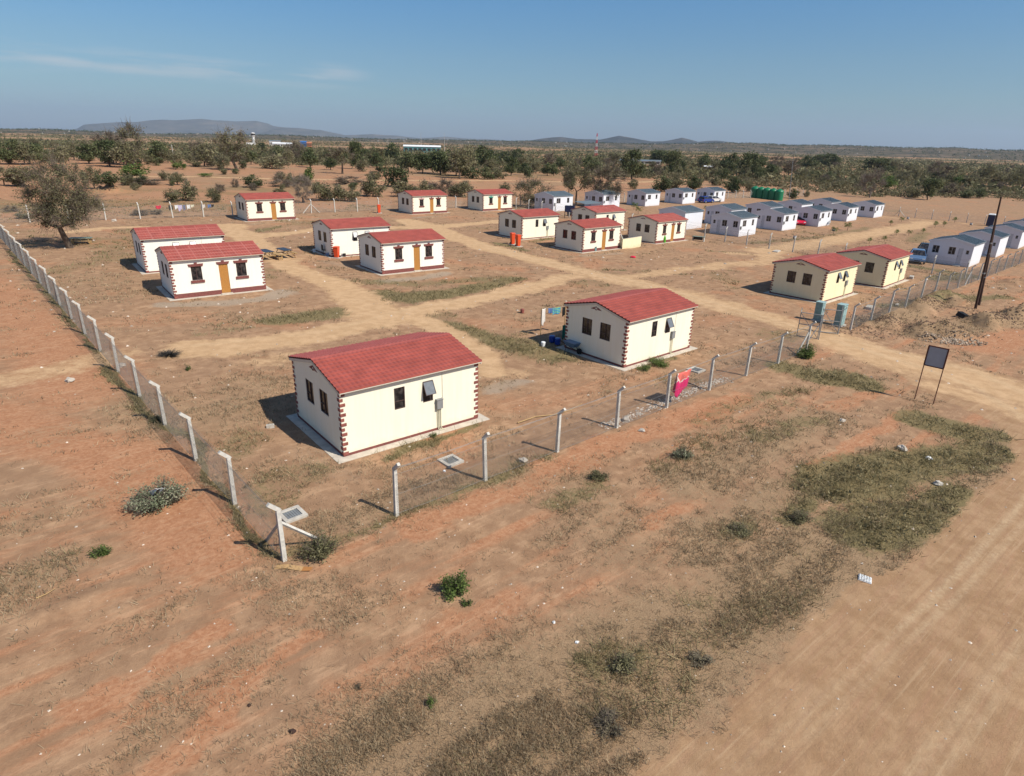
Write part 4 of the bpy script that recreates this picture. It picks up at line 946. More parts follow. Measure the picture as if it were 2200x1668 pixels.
KINDS = {
 'dark': [tree_meshes(10 + i, 'dark', 'leaf_dark', 2300, .046, 30, .2, zc=.55, rz=.43, sig=.1) for i in range(3)],
 'olive': [tree_meshes(20 + i, 'olive', 'leaf_olive', 1700, .04, 30, .22, zc=.57, rz=.41, ntw=420, sig=.098) for i in range(3)],
 'bright': [tree_meshes(30 + i, 'bright', 'leaf_bright', 1500, .046, 22, .12, zc=.52, rz=.42, sig=.1, multi=3, tr=.02) for i in range(3)],
 'grey': [tree_meshes(40 + i, 'grey', 'leaf_grey', 700, .034, 30, .22, zc=.58, rz=.4, ntw=1600, tw=.0045, sig=.1) for i in range(3)],
 'bush': [tree_meshes(50 + i, 'bush', 'leaf_olive', 1600, .046, 24, .08, zc=.47, rz=.45, ntw=500, sig=.11, multi=4, tr=.014) for i in range(3)],
 'darkbush': [tree_meshes(55 + i, 'darkbush', 'leaf_dark', 1600, .05, 22, .08, zc=.47, rz=.45, ntw=200, sig=.11, multi=4, tr=.014) for i in range(2)],
 'brush': [tree_meshes(60 + i, 'brush', 'leaf_grey', 420, .04, 22, .06, zc=.45, rz=.45, ntw=1500, tw=.006, sig=.14, multi=4, tr=.015) for i in range(2)],
}
TL = {'dark': ('tree', 'tree', 'dense dark green tree'), 'olive': ('tree', 'tree', 'loose olive green tree'), 'bright': ('bush', 'bush', 'fresh green leafy bush'), 'grey': ('tree', 'tree', 'half-bare grey-brown tree'),
      'bush': ('bush', 'bush', 'low olive bush'), 'darkbush': ('bush', 'bush', 'low dark green bush'), 'brush': ('bush', 'bush', 'dry grey brushwood thicket')}
ntree = 0
def put_tree(kind, px, py, w, h, label=None, meshes=None, pt=None):
    """w, h: size in the survey picture's pixels at that spot"""
    global ntree
    P = G(px, py) if pt is None else np.asarray(pt, float); z = depth(P); k = z / F_PX
    Wm, Hm = w * k, h * k * 1.02
    nm, cat, base = TL[kind]
    root = empty(nm, (P[0], P[1], gz(P[0], P[1])), random.uniform(0, 6.28))
    cm, tm = meshes or KINDS[kind][ntree % len(KINDS[kind])]; ntree += 1
    link('crown', cm, root); link('trunk', tm, root); root.scale = (Wm, Wm * random.uniform(.85, 1.1), Hm)
    if label: tagm(root, label, cat, None)
    else:
        side = 'left of the far fence corner' if px < 640 else ('beyond the middle of the far fence' if px < 1480 else 'beyond the white cabins')
        where = 'in the plain ' + side
        tagm(root, f'{base} {where}', cat, f'{base}s {side}')
    return root
# trees that stand out, each with its own crown
BIG = tree_meshes(101, 'grey', 'leaf_big', 11000, .0125, 85, .26, rx=.52, rz=.41, zc=.58, ntw=5000, tw=.0017, sig=.066, tr=.042, drop=.22)
put_tree('grey', 152, 533, 142, 172, 'broad half-bare tree shading a table at the left of the compound', BIG)
put_tree('olive', 1238, 442, 62, 86, 'slim-trunked olive tree left of the dark forked tree behind the cabins', tree_meshes(102, 'olive', 'leaf_olive', 2400, .02, 40, .34, zc=.66, rz=.32, ntw=900, tw=.003, sig=.07, tr=.03))
put_tree('grey', 1298, 445, 78, 92, 'large dark-trunked half-bare tree in front of a white cabin', tree_meshes(103, 'grey', 'leaf_olive', 1800, .018, 52, .24, zc=.58, rz=.4, ntw=4200, tw=.0028, sig=.075, tr=.05, multi=2))
put_tree('bush', 1138, 446, 74, 58, 'big rounded olive bush left of the navy board', tree_meshes(104, 'bush', 'leaf_olive', 2600, .022, 40, .08, zc=.48, rz=.45, ntw=1800, tw=.003, sig=.09, multi=5, tr=.014))
put_tree('olive', 509, 366, 82, 80, 'tallest broad olive tree, just left of the white control tower', tree_meshes(105, 'olive', 'leaf_olive', 2200, .022, 44, .24, zc=.6, rz=.37, ntw=1400, tw=.003, sig=.075, tr=.04))
put_tree('olive', 288, 356, 66, 78, 'tall yellow-green tree right of the bare grey one on the left plain', tree_meshes(106, 'olive', 'leaf_olive', 1900, .022, 34, .28, zc=.62, rz=.38, ntw=700, sig=.08, tr=.035))
put_tree('grey', 242, 353, 64, 60, 'bare grey crowned tree touching the tall yellow-green one on the left', tree_meshes(107, 'grey', 'leaf_grey', 400, .02, 40, .26, zc=.6, rz=.38, ntw=3600, tw=.003, sig=.085, tr=.045))
put_tree('grey', 653, 436, 54, 54, 'leafless pale grey tree right behind the braced far fence post', tree_meshes(108, 'grey', 'leaf_grey', 260, .018, 44, .2, zc=.56, rz=.42, ntw=3200, tw=.003, sig=.08, bark='pbark', tr=.03, multi=2))
put_tree('olive', 736, 374, 58, 52, 'umbrella-shaped tree with a twisted dark trunk beyond the far fence', tree_meshes(109, 'olive', 'leaf_olive', 1200, .024, 34, .4, zc=.72, rz=.25, ntw=900, sig=.07, tr=.035, lean=.1))
put_tree('grey', 1867, 425, 46, 58, 'leafless pale tree with a green bush at its foot beyond the cabins', tree_meshes(110, 'grey', 'leaf_grey', 120, .018, 40, .18, zc=.56, rz=.44, ntw=3000, tw=.003, sig=.08, bark='pbark', tr=.03, multi=2))
put_tree('grey', 2008, 399, 48, 48, 'bare spreading tree with a straight dark trunk on the right plain', tree_meshes(111, 'grey', 'leaf_grey', 200, .018, 40, .44, zc=.72, rz=.27, ntw=2600, tw=.003, sig=.07, tr=.04))
put_tree('dark', 1357, 386, 50, 58, 'tallest dark round tree behind the back row of cabins')
put_tree('dark', 1268, 372, 38, 35, 'dark round tree just left of the tallest dark one')
put_tree('dark', 1444, 378, 36, 50, 'dark tree just right of the tallest dark one behind the cabins')
put_tree('bright', 288, 387, 58, 34, 'bright green dense bush in front of the tall yellow-green tree')
for q in '''dark 64 353 58 42;olive 54 402 66 40;olive 10 400 40 40;olive 204 407 38 43;darkbush 237 414 48 27;brush 310 397 54 16;olive 382 398 34 24;bush 405 432 38 44;bush 369 435 30 28;bush 461 435 32 30;darkbush 545 403 44 26
grey 428 346 36 42;bright 377 365 18 20;bright 392 365 18 16;bush 420 359 27 15;bright 445 380 32 9;bush 587 363 60 30;grey 638 351 36 42;dark 666 360 36 40;dark 768 364 36 55;dark 809 361 33 30;dark 842 348 36 37;darkbush 819 370 40 19
darkbush 847 402 48 48;bush 804 386 32 18;dark 908 374 42 40;dark 946 376 42 45;dark 979 379 44 48;olive 1005 379 42 58;dark 877 369 42 37;brush 605 402 46 15;bush 626 397 26 25;bright 664 397 22 36;bush 692 431 48 40;bush 725 431 44 35;bush 755 433 38 28
bush 600 419 26 14;bush 801 423 46 46;brush 751 397 62 17;bush 870 424 46 34;bush 910 420 46 32;brush 950 418 46 32;bush 990 423 46 32;olive 1222 417 28 50;dark 1098 378 30 38;dark 1044 363 50 46;olive 988 384 54 56;darkbush 1013 384 38 27;darkbush 1047 386 36 25
bush 1072 385 30 22;dark 1113 350 28 27;darkbush 1136 382 20 26;olive 1151 373 26 25;grey 1179 363 26 32;dark 1204 363 26 22;dark 1413 353 42 28;olive 1319 353 36 23;bush 1360 407 20 22;darkbush 1421 412 42 31;bush 1446 410 42 31;darkbush 1490 407 42 28
bush 1001 415 32 26;bush 1085 415 23 22;dark 1564 374 42 42;dark 1610 383 52 50;dark 1626 388 27 42;dark 1638 350 20 14;grey 1666 365 31 27;grey 1694 378 36 33;dark 1738 365 41 28;dark 1763 358 33 24;dark 1781 360 36 27;bush 1725 383 28 17;darkbush 1750 383 28 17
darkbush 1783 386 26 17;bush 1804 406 31 20;dark 1880 370 60 28;bright 1903 409 40 30;bush 1959 425 30 25;dark 1992 430 42 44;darkbush 1577 415 40 33;bush 1605 412 28 28;bush 1539 399 28 20;bush 1498 404 22 27;darkbush 1704 427 31 20;bush 1732 424 12 16
bush 2024 420 30 18;grey 2045 422 33 24;darkbush 2073 426 36 16;darkbush 2102 426 26 22;bush 2028 397 27 20;bright 2061 399 30 20;bush 2096 401 40 24;olive 2118 395 40 36;brush 2151 412 22 18;olive 2173 407 38 34;olive 2195 403 33 40;bush 2147 395 33 24
bush 1932 391 33 16;bush 1943 393 28 18;olive 1920 373 22 26;olive 1959 375 32 22;dark 1511 363 28 30;darkbush 1594 358 30 16;bush 860 415 30 20;brush 300 463 34 12;brush 335 461 26 9;bush 50 470 30 14;brush 25 455 26 12'''.replace('\n', ';').split(';'):
    k, *n = q.split(); put_tree(k, *map(float, n))
def belt(n, x0, x1, ylo, yhi, kinds, hm, seed):
    g = np.random.default_rng(seed)
    for i in range(n):
        px = g.uniform(x0, x1); y = g.uniform(0, 1); py = ylo(px) + (yhi(px) - ylo(px)) * y
        P = G(px, py); k = F_PX / depth(P); kd = kinds[int(g.integers(len(kinds)))]
        H = g.uniform(*hm) * (1.35 if kd in ('dark', 'olive', 'grey') else .8); put_tree(kd, px, py, H * k * g.uniform(.8, 1.25), H * k, pt=P)
hz = lambda px: 283 + px * .0245
belt(62, -20, 480, lambda x: hz(x) + 30, lambda x: hz(x) + 72, ['dark', 'olive', 'bush', 'olive', 'bush', 'darkbush'], (2.6, 4.6), 1)
belt(64, 480, 1260, lambda x: hz(x) + 28, lambda x: hz(x) + 68, ['dark', 'dark', 'olive', 'bush', 'darkbush'], (2.8, 5.0), 2)
belt(80, 1240, 2230, lambda x: hz(x) + 26, lambda x: hz(x) + 74, ['dark', 'olive', 'bush', 'darkbush', 'bush', 'grey'], (2.4, 4.4), 3)

belt(34, -20, 760, lambda x: hz(x) + 76, lambda x: hz(x) + 122, ['bush', 'bush', 'brush', 'darkbush'], (1.4, 2.6), 5)
belt(26, 1450, 2230, lambda x: hz(x) + 62, lambda x: hz(x) + 84, ['bush', 'bush', 'brush', 'darkbush'], (1.4, 2.6), 6)
# shrubs near us, each of its own shape
def shrub_mesh(seed, n, ls, leaf, K=14, ntw=200, flat=.6, spread=.5, tw=.006):
    g = np.random.default_rng(seed); a = g.uniform(0, 6.28, K); r = spread * np.sqrt(g.random(K)) * .9; h = g.uniform(.3, 1, K) * (1 - .55 * (r / spread) ** 2)
    cl = np.stack([r * np.cos(a), r * np.sin(a), h * .82], 1); k = g.integers(0, K, n)
    s = g.uniform(.15, 1, n) ** .7; base = np.zeros((n, 3)); base[:, :2] = cl[k, :2] * .25
    c = base + (cl[k] - base) * s[:, None] + g.normal(0, .085, (n, 3)); c[:, 2] = np.abs(c[:, 2]) + .01
    v, f = leaf_quads(c, ls, g); ti = np.clip(g.uniform(.1, .9, K)[k] + g.normal(0, .2, n), 0, 1); mi = np.zeros(n, int)
    k = g.integers(0, K, ntw); p = cl[k] * .1; q = cl[k] + g.normal(0, .1, (ntw, 3)); v2, f2 = thin_quads(p, q, np.full(ntw, tw), g)
    return mesh_np('shrub', np.concatenate([v, v2]), np.concatenate([f, f2 + len(v)]), [M[leaf], M['twig']], np.concatenate([ti, g.random(ntw)]), np.concatenate([mi, np.ones(ntw, int)]))
def put_shrub(px, py, w, h, leaf, label, n=1500, ls=.035, seed=0, name='shrub', cat='shrub', ntw=200):
    P = G(px, py); k = depth(P) / F_PX
    o = link(name, shrub_mesh(seed, n, ls, leaf, ntw=ntw)); o.location = (P[0], P[1], gz(P[0], P[1])); o.scale = (w * k, w * k * .9, h * k); o.rotation_euler = (0, 0, seed)
    return tagm(o, label, cat)
put_shrub(975, 1272, 78, 62, 'leaf_bright', 'compact bright green shrub alone on the red soil in the foreground', 1900, .036, 1)
put_shrub(1003, 1298, 30, 22, 'leaf_bright', 'tiny green seedling beside the compact bright green shrub', 260, .07, 2)
put_shrub(218, 1192, 46, 34, 'leaf_bright', 'small vivid green shrub at the far left foreground', 900, .05, 3)
put_shrub(345, 1085, 118, 68, 'leaf_sage', 'sprawling sage-green shrub with a white rag caught on it', 3600, .026, 4, ntw=700)
put_shrub(688, 1190, 92, 66, 'leaf_olive', 'dark olive shrub beside the braced corner fence post', 2300, .03, 5, ntw=500)
put_shrub(1284, 1030, 50, 30, 'leaf_olive', 'brownish olive shrub on the bare strip in front of the fence', 1100, .04, 6)
put_shrub(1465, 985, 48, 42, 'leaf_sage', 'wispy pale green shrub on the strip between fence and road', 800, .04, 7, ntw=400)
put_shrub(928, 1512, 28, 34, 'leaf_bright', 'small lone green weed near the bottom edge', 420, .06, 8)
put_shrub(770, 1478, 18, 24, 'leaf_grey', 'withered brown weed left of the small lone green weed', 220, .06, 9)
put_shrub(1733, 768, 44, 42, 'leaf_bright', 'round leafy green shrub at the near gatepost', 1500, .04, 10)
put_shrub(1412, 784, 58, 22, 'leaf_bright', 'low green shrub against the sunlit wall behind the pink towel', 1500, .035, 11)
put_shrub(1382, 795, 32, 18, 'leaf_bright', 'smaller low green shrub beside the one against the sunlit wall', 700, .05, 12)
put_shrub(930, 942, 20, 18, 'leaf_bright', 'green weed against the plinth of the nearest house', 420, .06, 13)
put_shrub(1330, 1430, 78, 40, 'leaf_olive', 'low dark olive shrub in the dry grass near the road', 1500, .036, 14, ntw=500)
put_shrub(1590, 1145, 60, 26, 'leaf_olive', 'faint olive shrub on the dry verge above the egg tray', 900, .04, 15, ntw=300)
put_shrub(1720, 1120, 56, 30, 'leaf_olive', 'olive shrub at the left end of the roadside scrub', 900, .04, 16, ntw=400)
put_shrub(338, 905, 34, 20, 'leaf_olive', 'olive weed clump at a post of the left fence', 700, .05, 17)
put_shrub(404, 795, 16, 18, 'leaf_bright', 'thin green weed in front of the brushwood pile', 200, .07, 18)
put_shrub(1505, 1420, 60, 22, 'leaf_grey', 'dead dark weed clump at the edge of the road', 500, .05, 19, ntw=500)
put_shrub(1310, 1560, 90, 32, 'leaf_grey', 'dead dark weed clump lowest at the bottom of the verge', 700, .04, 20, ntw=700)
b = MB()
pil = put_shrub(362, 765, 62, 20, 'leaf_grey', 'heap of cut grey branches lying on the sandy path end', 60, .03, 21, 'brushwood_pile', 'brushwood', 900)
pil.data.materials[1] = M['ash'] if 'ash' in M else mat('ash_twig', (.05, .045, .04), .95)
# saplings planted among the cabins
SAP = tree_meshes(130, 'bright', 'leaf_bright', 420, .05, 12, .42, zc=.72, rz=.28, sig=.12, tr=.03)
for px, py, h in [(1790, 504, 16), (1820, 496, 17), (1913, 485, 11), (1867, 524, 13), (1899, 520, 13), (1925, 507, 13), (1952, 507, 12), (1982, 503, 12), (2008, 490, 14), (2027, 488, 12), (1362, 452, 16), (1371, 461, 16), (1516, 455, 12), (1936, 478, 11), (2050, 479, 12)]:
    P = G(px, py); k = depth(P) / F_PX; r = empty('sapling', (P[0], P[1], gz(P[0], P[1])), random.uniform(0, 6), 'young leafy sapling planted in the open ground among the white cabins', 'sapling', 'saplings among the cabins')
    link('crown', SAP[0], r); link('trunk', SAP[1], r); r.scale = (h * k * .85,) * 2 + (h * k,)

# ---------------------------------------------------------------- ground cover
def at_grid(a, x, y):
    r = np.hypot(x, y); th = np.degrees(np.arctan2(x, y))
    i = np.clip(np.searchsorted(rad, r), 1, nr - 1); j = np.clip(np.searchsorted(ang, th), 0, na - 1)
    return a[i * na + j]
def scatter(n, r0, r1, seed, half=46):
    g = np.random.default_rng(seed); r = np.exp(g.uniform(math.log(r0), math.log(r1), n)); t = np.radians(g.uniform(-half, half, n))
    x = r * np.sin(t); y = r * np.cos(t); ok = np.ones(n, bool)
    for cx, cy, a, hl, hw, pz in PADS:
        c, s = math.cos(a), math.sin(a); ok &= ~((np.abs((x - cx) * c + (y - cy) * s) < hl) & (np.abs(-(x - cx) * s + (y - cy) * c) < hw))
    return x[ok], y[ok], g
def tufts(name, x, y, g, hgt, k, mt, label, spread=.05, wmin=.005, lean=.55):
    n = len(x); z = T(x, y); r = np.hypot(x, y)
    x = np.repeat(x, k) + g.normal(0, 1, n * k) * np.repeat(spread * (1 + r / 40), k); y = np.repeat(y, k) + g.normal(0, 1, n * k) * np.repeat(spread * (1 + r / 40), k)
    p = np.stack([x, y, np.repeat(z, k) - .01], 1); h = np.repeat(hgt * g.uniform(.5, 1.3, n), k) * g.uniform(.5, 1.2, n * k)
    d = np.stack([g.normal(0, lean, n * k), g.normal(0, lean, n * k), np.ones(n * k)], 1); q = p + d * h[:, None]
    v, f = thin_quads(p, q, np.repeat(np.maximum(wmin, r * .00042), k), g)
    me = mesh_np(name, v, f, mt, np.clip(np.repeat(g.uniform(0, 1, n), k) * .7 + g.uniform(0, .3, n * k), 0, 1))
    return tagm(link(name, me), label, None, None, 'stuff')
x, y, g = scatter(300000, 6.5, 120, 3)
den = .05 + .95 * at_grid(a_dry, x, y) ** 1.2; den *= 1 - np.clip(at_grid(a_path, x, y) * 1.3, 0, 1); den *= .25 + 1.2 * (fbm((x * U[0] + y * U[1]) / 2.2, (x * V[0] + y * V[1]) / .7, 81, 3) > .47)
den *= 1 - .7 * at_grid(a_red, x, y)
k = g.random(len(x)) < den * .5
M['straw'] = leafmat('dry_grass', (.17, .125, .078), (.37, .28, .175), (.6, .47, .30))
tufts('dry_grass', x[k], y[k], g, .11, 6, M['straw'], 'short dry straw-coloured grass scattered over the soil')
x, y, g = scatter(200000, 6.5, 110, 4)
den = at_grid(a_ol, x, y); den = np.clip((den + 1.0 * (fbm((x * U[0] + y * U[1]) / 2.4, (x * V[0] + y * V[1]) / .9, 83, 4) - .55)) * 1.1 - .25, 0, 1) * (den > .12); den *= 1 - np.clip(at_grid(a_path, x, y) * 1.3, 0, 1)
k = g.random(len(x)) < den * .6
M['weed'] = leafmat('green_weeds', (.13, .108, .052), (.27, .225, .115), (.45, .37, .215))
tufts('weeds', x[k], y[k], g, .19, 6, M['weed'], 'low olive green weeds and scrub in patches', .07, .007, .8)
# scrub clumps in the roadside patches
def clumps(name, n, r0, r1, seed, mask, thr, size, nl, mt, label, leafk=.12, half=46):
    x, y, g = scatter(n, r0, r1, seed, half); a = at_grid(mask, x, y) + .9 * (fbm((x * U[0] + y * U[1]) / 4.5, (x * V[0] + y * V[1]) / 1.1, 91, 4) - .5); k = (a > thr) & (at_grid(a_path, x, y) < .3); x = x[k]; y = y[k]
    n = len(x); s = size * g.uniform(.5, 1.4, n); z = T(x, y); c = np.stack([x, y, z], 1)
    o = g.normal(0, .38, (n, nl, 3)) * s[:, None, None]; o[:, :, 2] = np.abs(o[:, :, 2]) * .75
    v, f = leaf_quads((c[:, None] + o).reshape(-1, 3), np.repeat(s * leafk, nl), g)
    ti = np.clip(np.repeat(g.uniform(.1, .9, n), nl) + g.normal(0, .2, n * nl), 0, 1)
    return tagm(link(name, mesh_np(name, v, f, mt, ti)), label, None, None, 'stuff')
M['scrub'] = leafmat('scrub_leaves', (.11, .092, .046), (.205, .17, .083), (.34, .28, .155))
clumps('scrub', 9000, 14, 70, 6, np.where(RR.ravel() < 75, a_ol, 0) * (1 - inside), .88, .34, 26, M['scrub'], 'knee-high olive and brown scrub in patches by the road', .13)
clumps('dead_weeds', 9000, 7, 60, 14, np.where(RR.ravel() < 65, a_dry, 0) * (1 - inside), 1.19, .11, 14, M['deadweed'] if 'deadweed' in M else M.setdefault('deadweed', leafmat('dead_weed', (.12, .09, .058), (.24, .185, .115), (.42, .33, .21))), 'dark dead weed clumps in the dry grass by the road', .16)
# thickets between the trees
x, y, g = scatter(6000, 180, 460, 18, 48); a = fbm(x / 55, y / 55, 74, 3) + .22 * sst(210, 330, np.hypot(x, y)) + .14 * (x < -20) - .05 * (x > 90) - .45 * sst(235, 190, np.hypot(x, y)); k = (a > .6) & (at_grid(a_path, x, y) < .3); x = x[k]; y = y[k]
n = len(x); s_ = g.uniform(1.3, 3.0, n); nl = 46; z = T(x, y); o = g.normal(0, .45, (n, nl, 3)) * s_[:, None, None]; o[:, :, 2] = np.abs(o[:, :, 2]) * .75
v, f = leaf_quads((np.stack([x, y, z], 1)[:, None] + o).reshape(-1, 3), np.repeat(s_ * .15, nl), g)
tagm(link('bush_thicket', mesh_np('bush_thicket', v, f, M['leaf_thicket'] if 'leaf_thicket' in M else M.setdefault('leaf_thicket', leafmat('thicket_leaves', (.09, .085, .042), (.14, .128, .066), (.2, .175, .1))), np.clip(np.repeat(g.uniform(0, 1, n), nl) + g.normal(0, .15, n * nl), 0, 1))), 'olive and brown scrub thicket filling in between the trees of the plain', None, None, 'stuff')
# far bush: a carpet nobody could count
x, y, g = scatter(60000, 300, 4200, 8, 48)
a = fbm(x / 160, y / 160, 71, 4) + .15 * (fbm(x / 40, y / 40, 72, 2) - .5) + .1 * (x < -60); k = (a > .455) & (at_grid(a_path, x, y) < .5); x = x[k][:24000]; y = y[k][:24000]
n = len(x); s = g.uniform(2.0, 4.2, n); nl = 9; z = T(x, y); o = g.normal(0, .42, (n, nl, 3)) * s[:, None, None]; o[:, :, 2] = np.abs(o[:, :, 2]) * .8
v, f = leaf_quads((np.stack([x, y, z], 1)[:, None] + o).reshape(-1, 3), np.repeat(s * .3, nl), g)
tagm(link('far_bushland', mesh_np('far_bushland', v, f, M['leaf_olive'], np.clip(np.repeat(g.uniform(0, .8, n), nl) + g.normal(0, .15, n * nl), 0, 1))), 'distant olive bushland covering the plain towards the hills', None, None, 'stuff')
# ridge trees on the skyline come with the bushland; loose stones
def stones(name, x, y, s, mt, label, g, zoff=0.):
    n = len(x); z = T(x, y) + zoff; o = np.array([(1, 0, 0), (0, 1, 0), (-1, 0, 0), (0, -1, 0), (.1, .1, .8), (0, 0, -.5)], float)
    v = o[None] * g.uniform(.55, 1.35, (n, 6, 1)) * s[:, None, None]; a = g.uniform(0, 6.28, n); c, sn = np.cos(a)[:, None], np.sin(a)[:, None]
    v = np.stack([v[:, :, 0] * c - v[:, :, 1] * sn, v[:, :, 0] * sn + v[:, :, 1] * c, v[:, :, 2] * .8], 2) + np.stack([x, y, z], 1)[:, None]
    f = np.array([(0, 1, 4), (1, 2, 4), (2, 3, 4), (3, 0, 4), (1, 0, 5), (2, 1, 5), (3, 2, 5), (0, 3, 5)]); f = (f[None] + np.arange(n)[:, None, None] * 6).reshape(-1, 3)
    me = mesh_np(name, v.reshape(-1, 3), f, mt, np.repeat(g.uniform(0, 1, n), 8)); return tagm(link(name, me), label, None, None, 'stuff')
M['peb'] = mat('pebble', (.50, .42, .34), .9, .2, 9, tintvar=.45)
x, y, g = scatter(2000, 6.5, 90, 12); k = g.random(len(x)) < .75; x = x[k]; y = y[k]
stones('pebbles', x, y, np.hypot(x, y) * .0011 * g.uniform(.4, 1.5, len(x)) ** 2 + .008, M['peb'], 'small pale pebbles strewn over the soil', g)
def strip(a, c, n, wd, sm, seed):
    g = np.random.default_rng(seed); A, B = G(*a)[:2], G(*c)[:2]; t = g.random(n); P = A + (B - A) * t[:, None] + g.normal(0, wd, (n, 2)); return P[:, 0], P[:, 1], sm * g.uniform(.4, 1.5, n), g
x, y, s, g = strip((1300, 915), (1560, 812), 900, .16, .05, 5); stones('rubble_strip', x, y, s, M['peb'], 'strip of broken grey and pale stones along the foot of the fence', g)

# ---------------------------------------------------------------- props
def spot(px, py): P = G(px, py); return np.array([P[0], P[1], gz(P[0], P[1])])
def thing(name, px, py, rz, label, cat, group=None, pt=None):
    p = spot(px, py) if pt is None else pt; return empty(name, tuple(p), rz, label, cat, group)
def along(px, p0, d, lo=0, hi=120):
    """point on a ground line that shows at picture column px"""
    for _ in range(50):
        m = (lo + hi) / 2; q = p0 + d * m
        if proj((q[0], q[1], gz(*q)))[0] < px: lo = m
        else: hi = m
    return p0 + d * (lo + hi) / 2
def top_at(base, px, py, guess=5.):
    """top of a leaning pole: height and sideways lean that match the survey"""
    h, s = guess, 0.
    for _ in range(40):
        P = base + np.array([s, 0, h]); x, y = proj(P); k = depth(P) / F_PX; h += (y - py) * k * .9; s += (px - x) * k * .9
    return base + np.array([s, 0, h])
# sign board
a, c = spot(1965, 857), spot(2005, 868); az = math.atan2(c[1] - a[1], c[0] - a[0]); w = np.linalg.norm((c - a)[:2])
r = thing('sign_board', 0, 0, az, 'blank grey sign board on two thin rusty posts beside the road', 'sign', None, (a + c) / 2)
for s in (-1, 1): MB().tube([(s * w / 2, 0, -.3), (s * w / 2, 0, 2.86)], .024, 6).build('post', M['rust'], r)
MB().box(-w / 2 + .03, w / 2 - .03, -.012, .012, 1.86, 2.80).build('board', M['signback'], r)
b = MB(); b.box(-w / 2 - .02, w / 2 + .02, -.028, .028, 2.80, 2.85); b.box(-w / 2 - .02, w / 2 + .02, -.028, .028, 1.81, 1.86); b.box(-w / 2 - .03, -w / 2 + .03, -.03, .03, 1.861, 2.799); b.box(w / 2 - .03, w / 2 + .03, -.03, .03, 1.861, 2.799); b.build('frame', M['rust'], r)
# utility poles
for px, py, tx, ty, lab in [(2096, 664, 2151, 423, 'tall dark wooden utility pole by the right-hand fence'), (2104, 656, 2141, 468, 'shorter dark wooden pole strapped close beside the tall utility pole')]:
    p = spot(px, py); t = top_at(p, tx, ty, 8.) - p
    o = thing('utility_pole', 0, 0, 0, lab, 'utility pole', None, p)
    MB().tube([(0, 0, -.5), tuple(t * .5), tuple(t)], [.105, .085, .06], 9).build('pole', M['pole'], o)
    b = MB()
    for k in (.33, .6): q = t * k; b.tube([tuple(q - t * .006), tuple(q + t * .006)], .11, 9)
    b.build('strap', M['grey'], o)
# teal cabinets
for px, py, w, h, lab in [(1756, 690, .26, 1.35, 'narrower teal electrical cabinet at the gate, in front of the yellowish house'), (1801, 700, .33, 1.5, 'wider teal electrical cabinet right of the gate opening')]:
    r = thing('electrical_cabinet', px, py, R(43), lab, 'cabinet', 'teal cabinets at the gate')
    MB().box(-w, w, -.24, .24, .1, h).build('body', M['teal'], r, bevel=.01)
    MB().box(-w - .03, w + .03, -.27, .27, h + .002, h + .07).build('lid', M['tealtop'], r, bevel=.01)
    MB().box(-w - .12, w + .12, -.36, .36, -.2, .098).build('plinth', M['concrete'], r)
    b = MB(); b.box(-w + .03, -.01, -.262, -.242, .16, h - .06); b.box(.01, w - .03, -.262, -.242, .16, h - .06); b.build('door', M['tealtop'], r)
# gate leaves and posts
def gate_leaf(A, B, lab):
    e = B - A; L_ = np.linalg.norm(e[:2]); r = thing('gate_leaf', 0, 0, math.atan2(e[1], e[0]), lab, 'gate', 'gate leaves', A)
    b = MB()
    for q in ([(0, 0, .08), (0, 0, 1.7), (0, -.2, 1.92)], [(L_, 0, .08), (L_, 0, 1.7), (L_, -.2, 1.92)], [(0, 0, .1), (L_, 0, .1)], [(0, 0, 1.66), (L_, 0, 1.66)], [(0, 0, .9), (L_, 0, .9)]): b.tube(q, .026, 6)
    b.build('frame', M['grey'], r); b = MB(); b.tube([(0, 0, .12), (L_, 0, 1.64)], .018, 5); b.build('brace', M['grey'], r)
    b = MB(); n = int((L_ + 1.55) / .085)
    for k in range(n):
        for dn in (1, -1):
            s = k * .085 - 1.55; u0, u1 = max(s, 0), min(s + 1.55, L_)
            if u1 - u0 < .05: continue
            z0, z1 = .1 + (u0 - s), .1 + (u1 - s)
            if dn < 0: z0, z1 = 1.75 - z0, 1.75 - z1
            b.tube([(u0, .0, z0), (u1, .0, z1)], .0022, 3, False)
    b.build('mesh_panel', M['wire'], r)
gate_leaf(spot(1755, 732), spot(1711, 724), 'gate leaf swung inwards at the near side of the track')
gate_leaf(spot(1799, 720), spot(1759, 715), 'gate leaf standing before the teal cabinets')
for px, py, lab in [(1758, 731, 'braced steel gatepost on the near side of the track'), (1800, 719, 'plain steel gatepost in front of the wider teal cabinet')]:
    r = thing('gatepost', px, py, R(-47), lab, 'gatepost'); link('post', STEELPOST, r)
    if px < 1770: MB().tube([(0, 0, 1.3), (-.3, -.95, -.1)], .025, 6).build('brace', M['grey'], r)
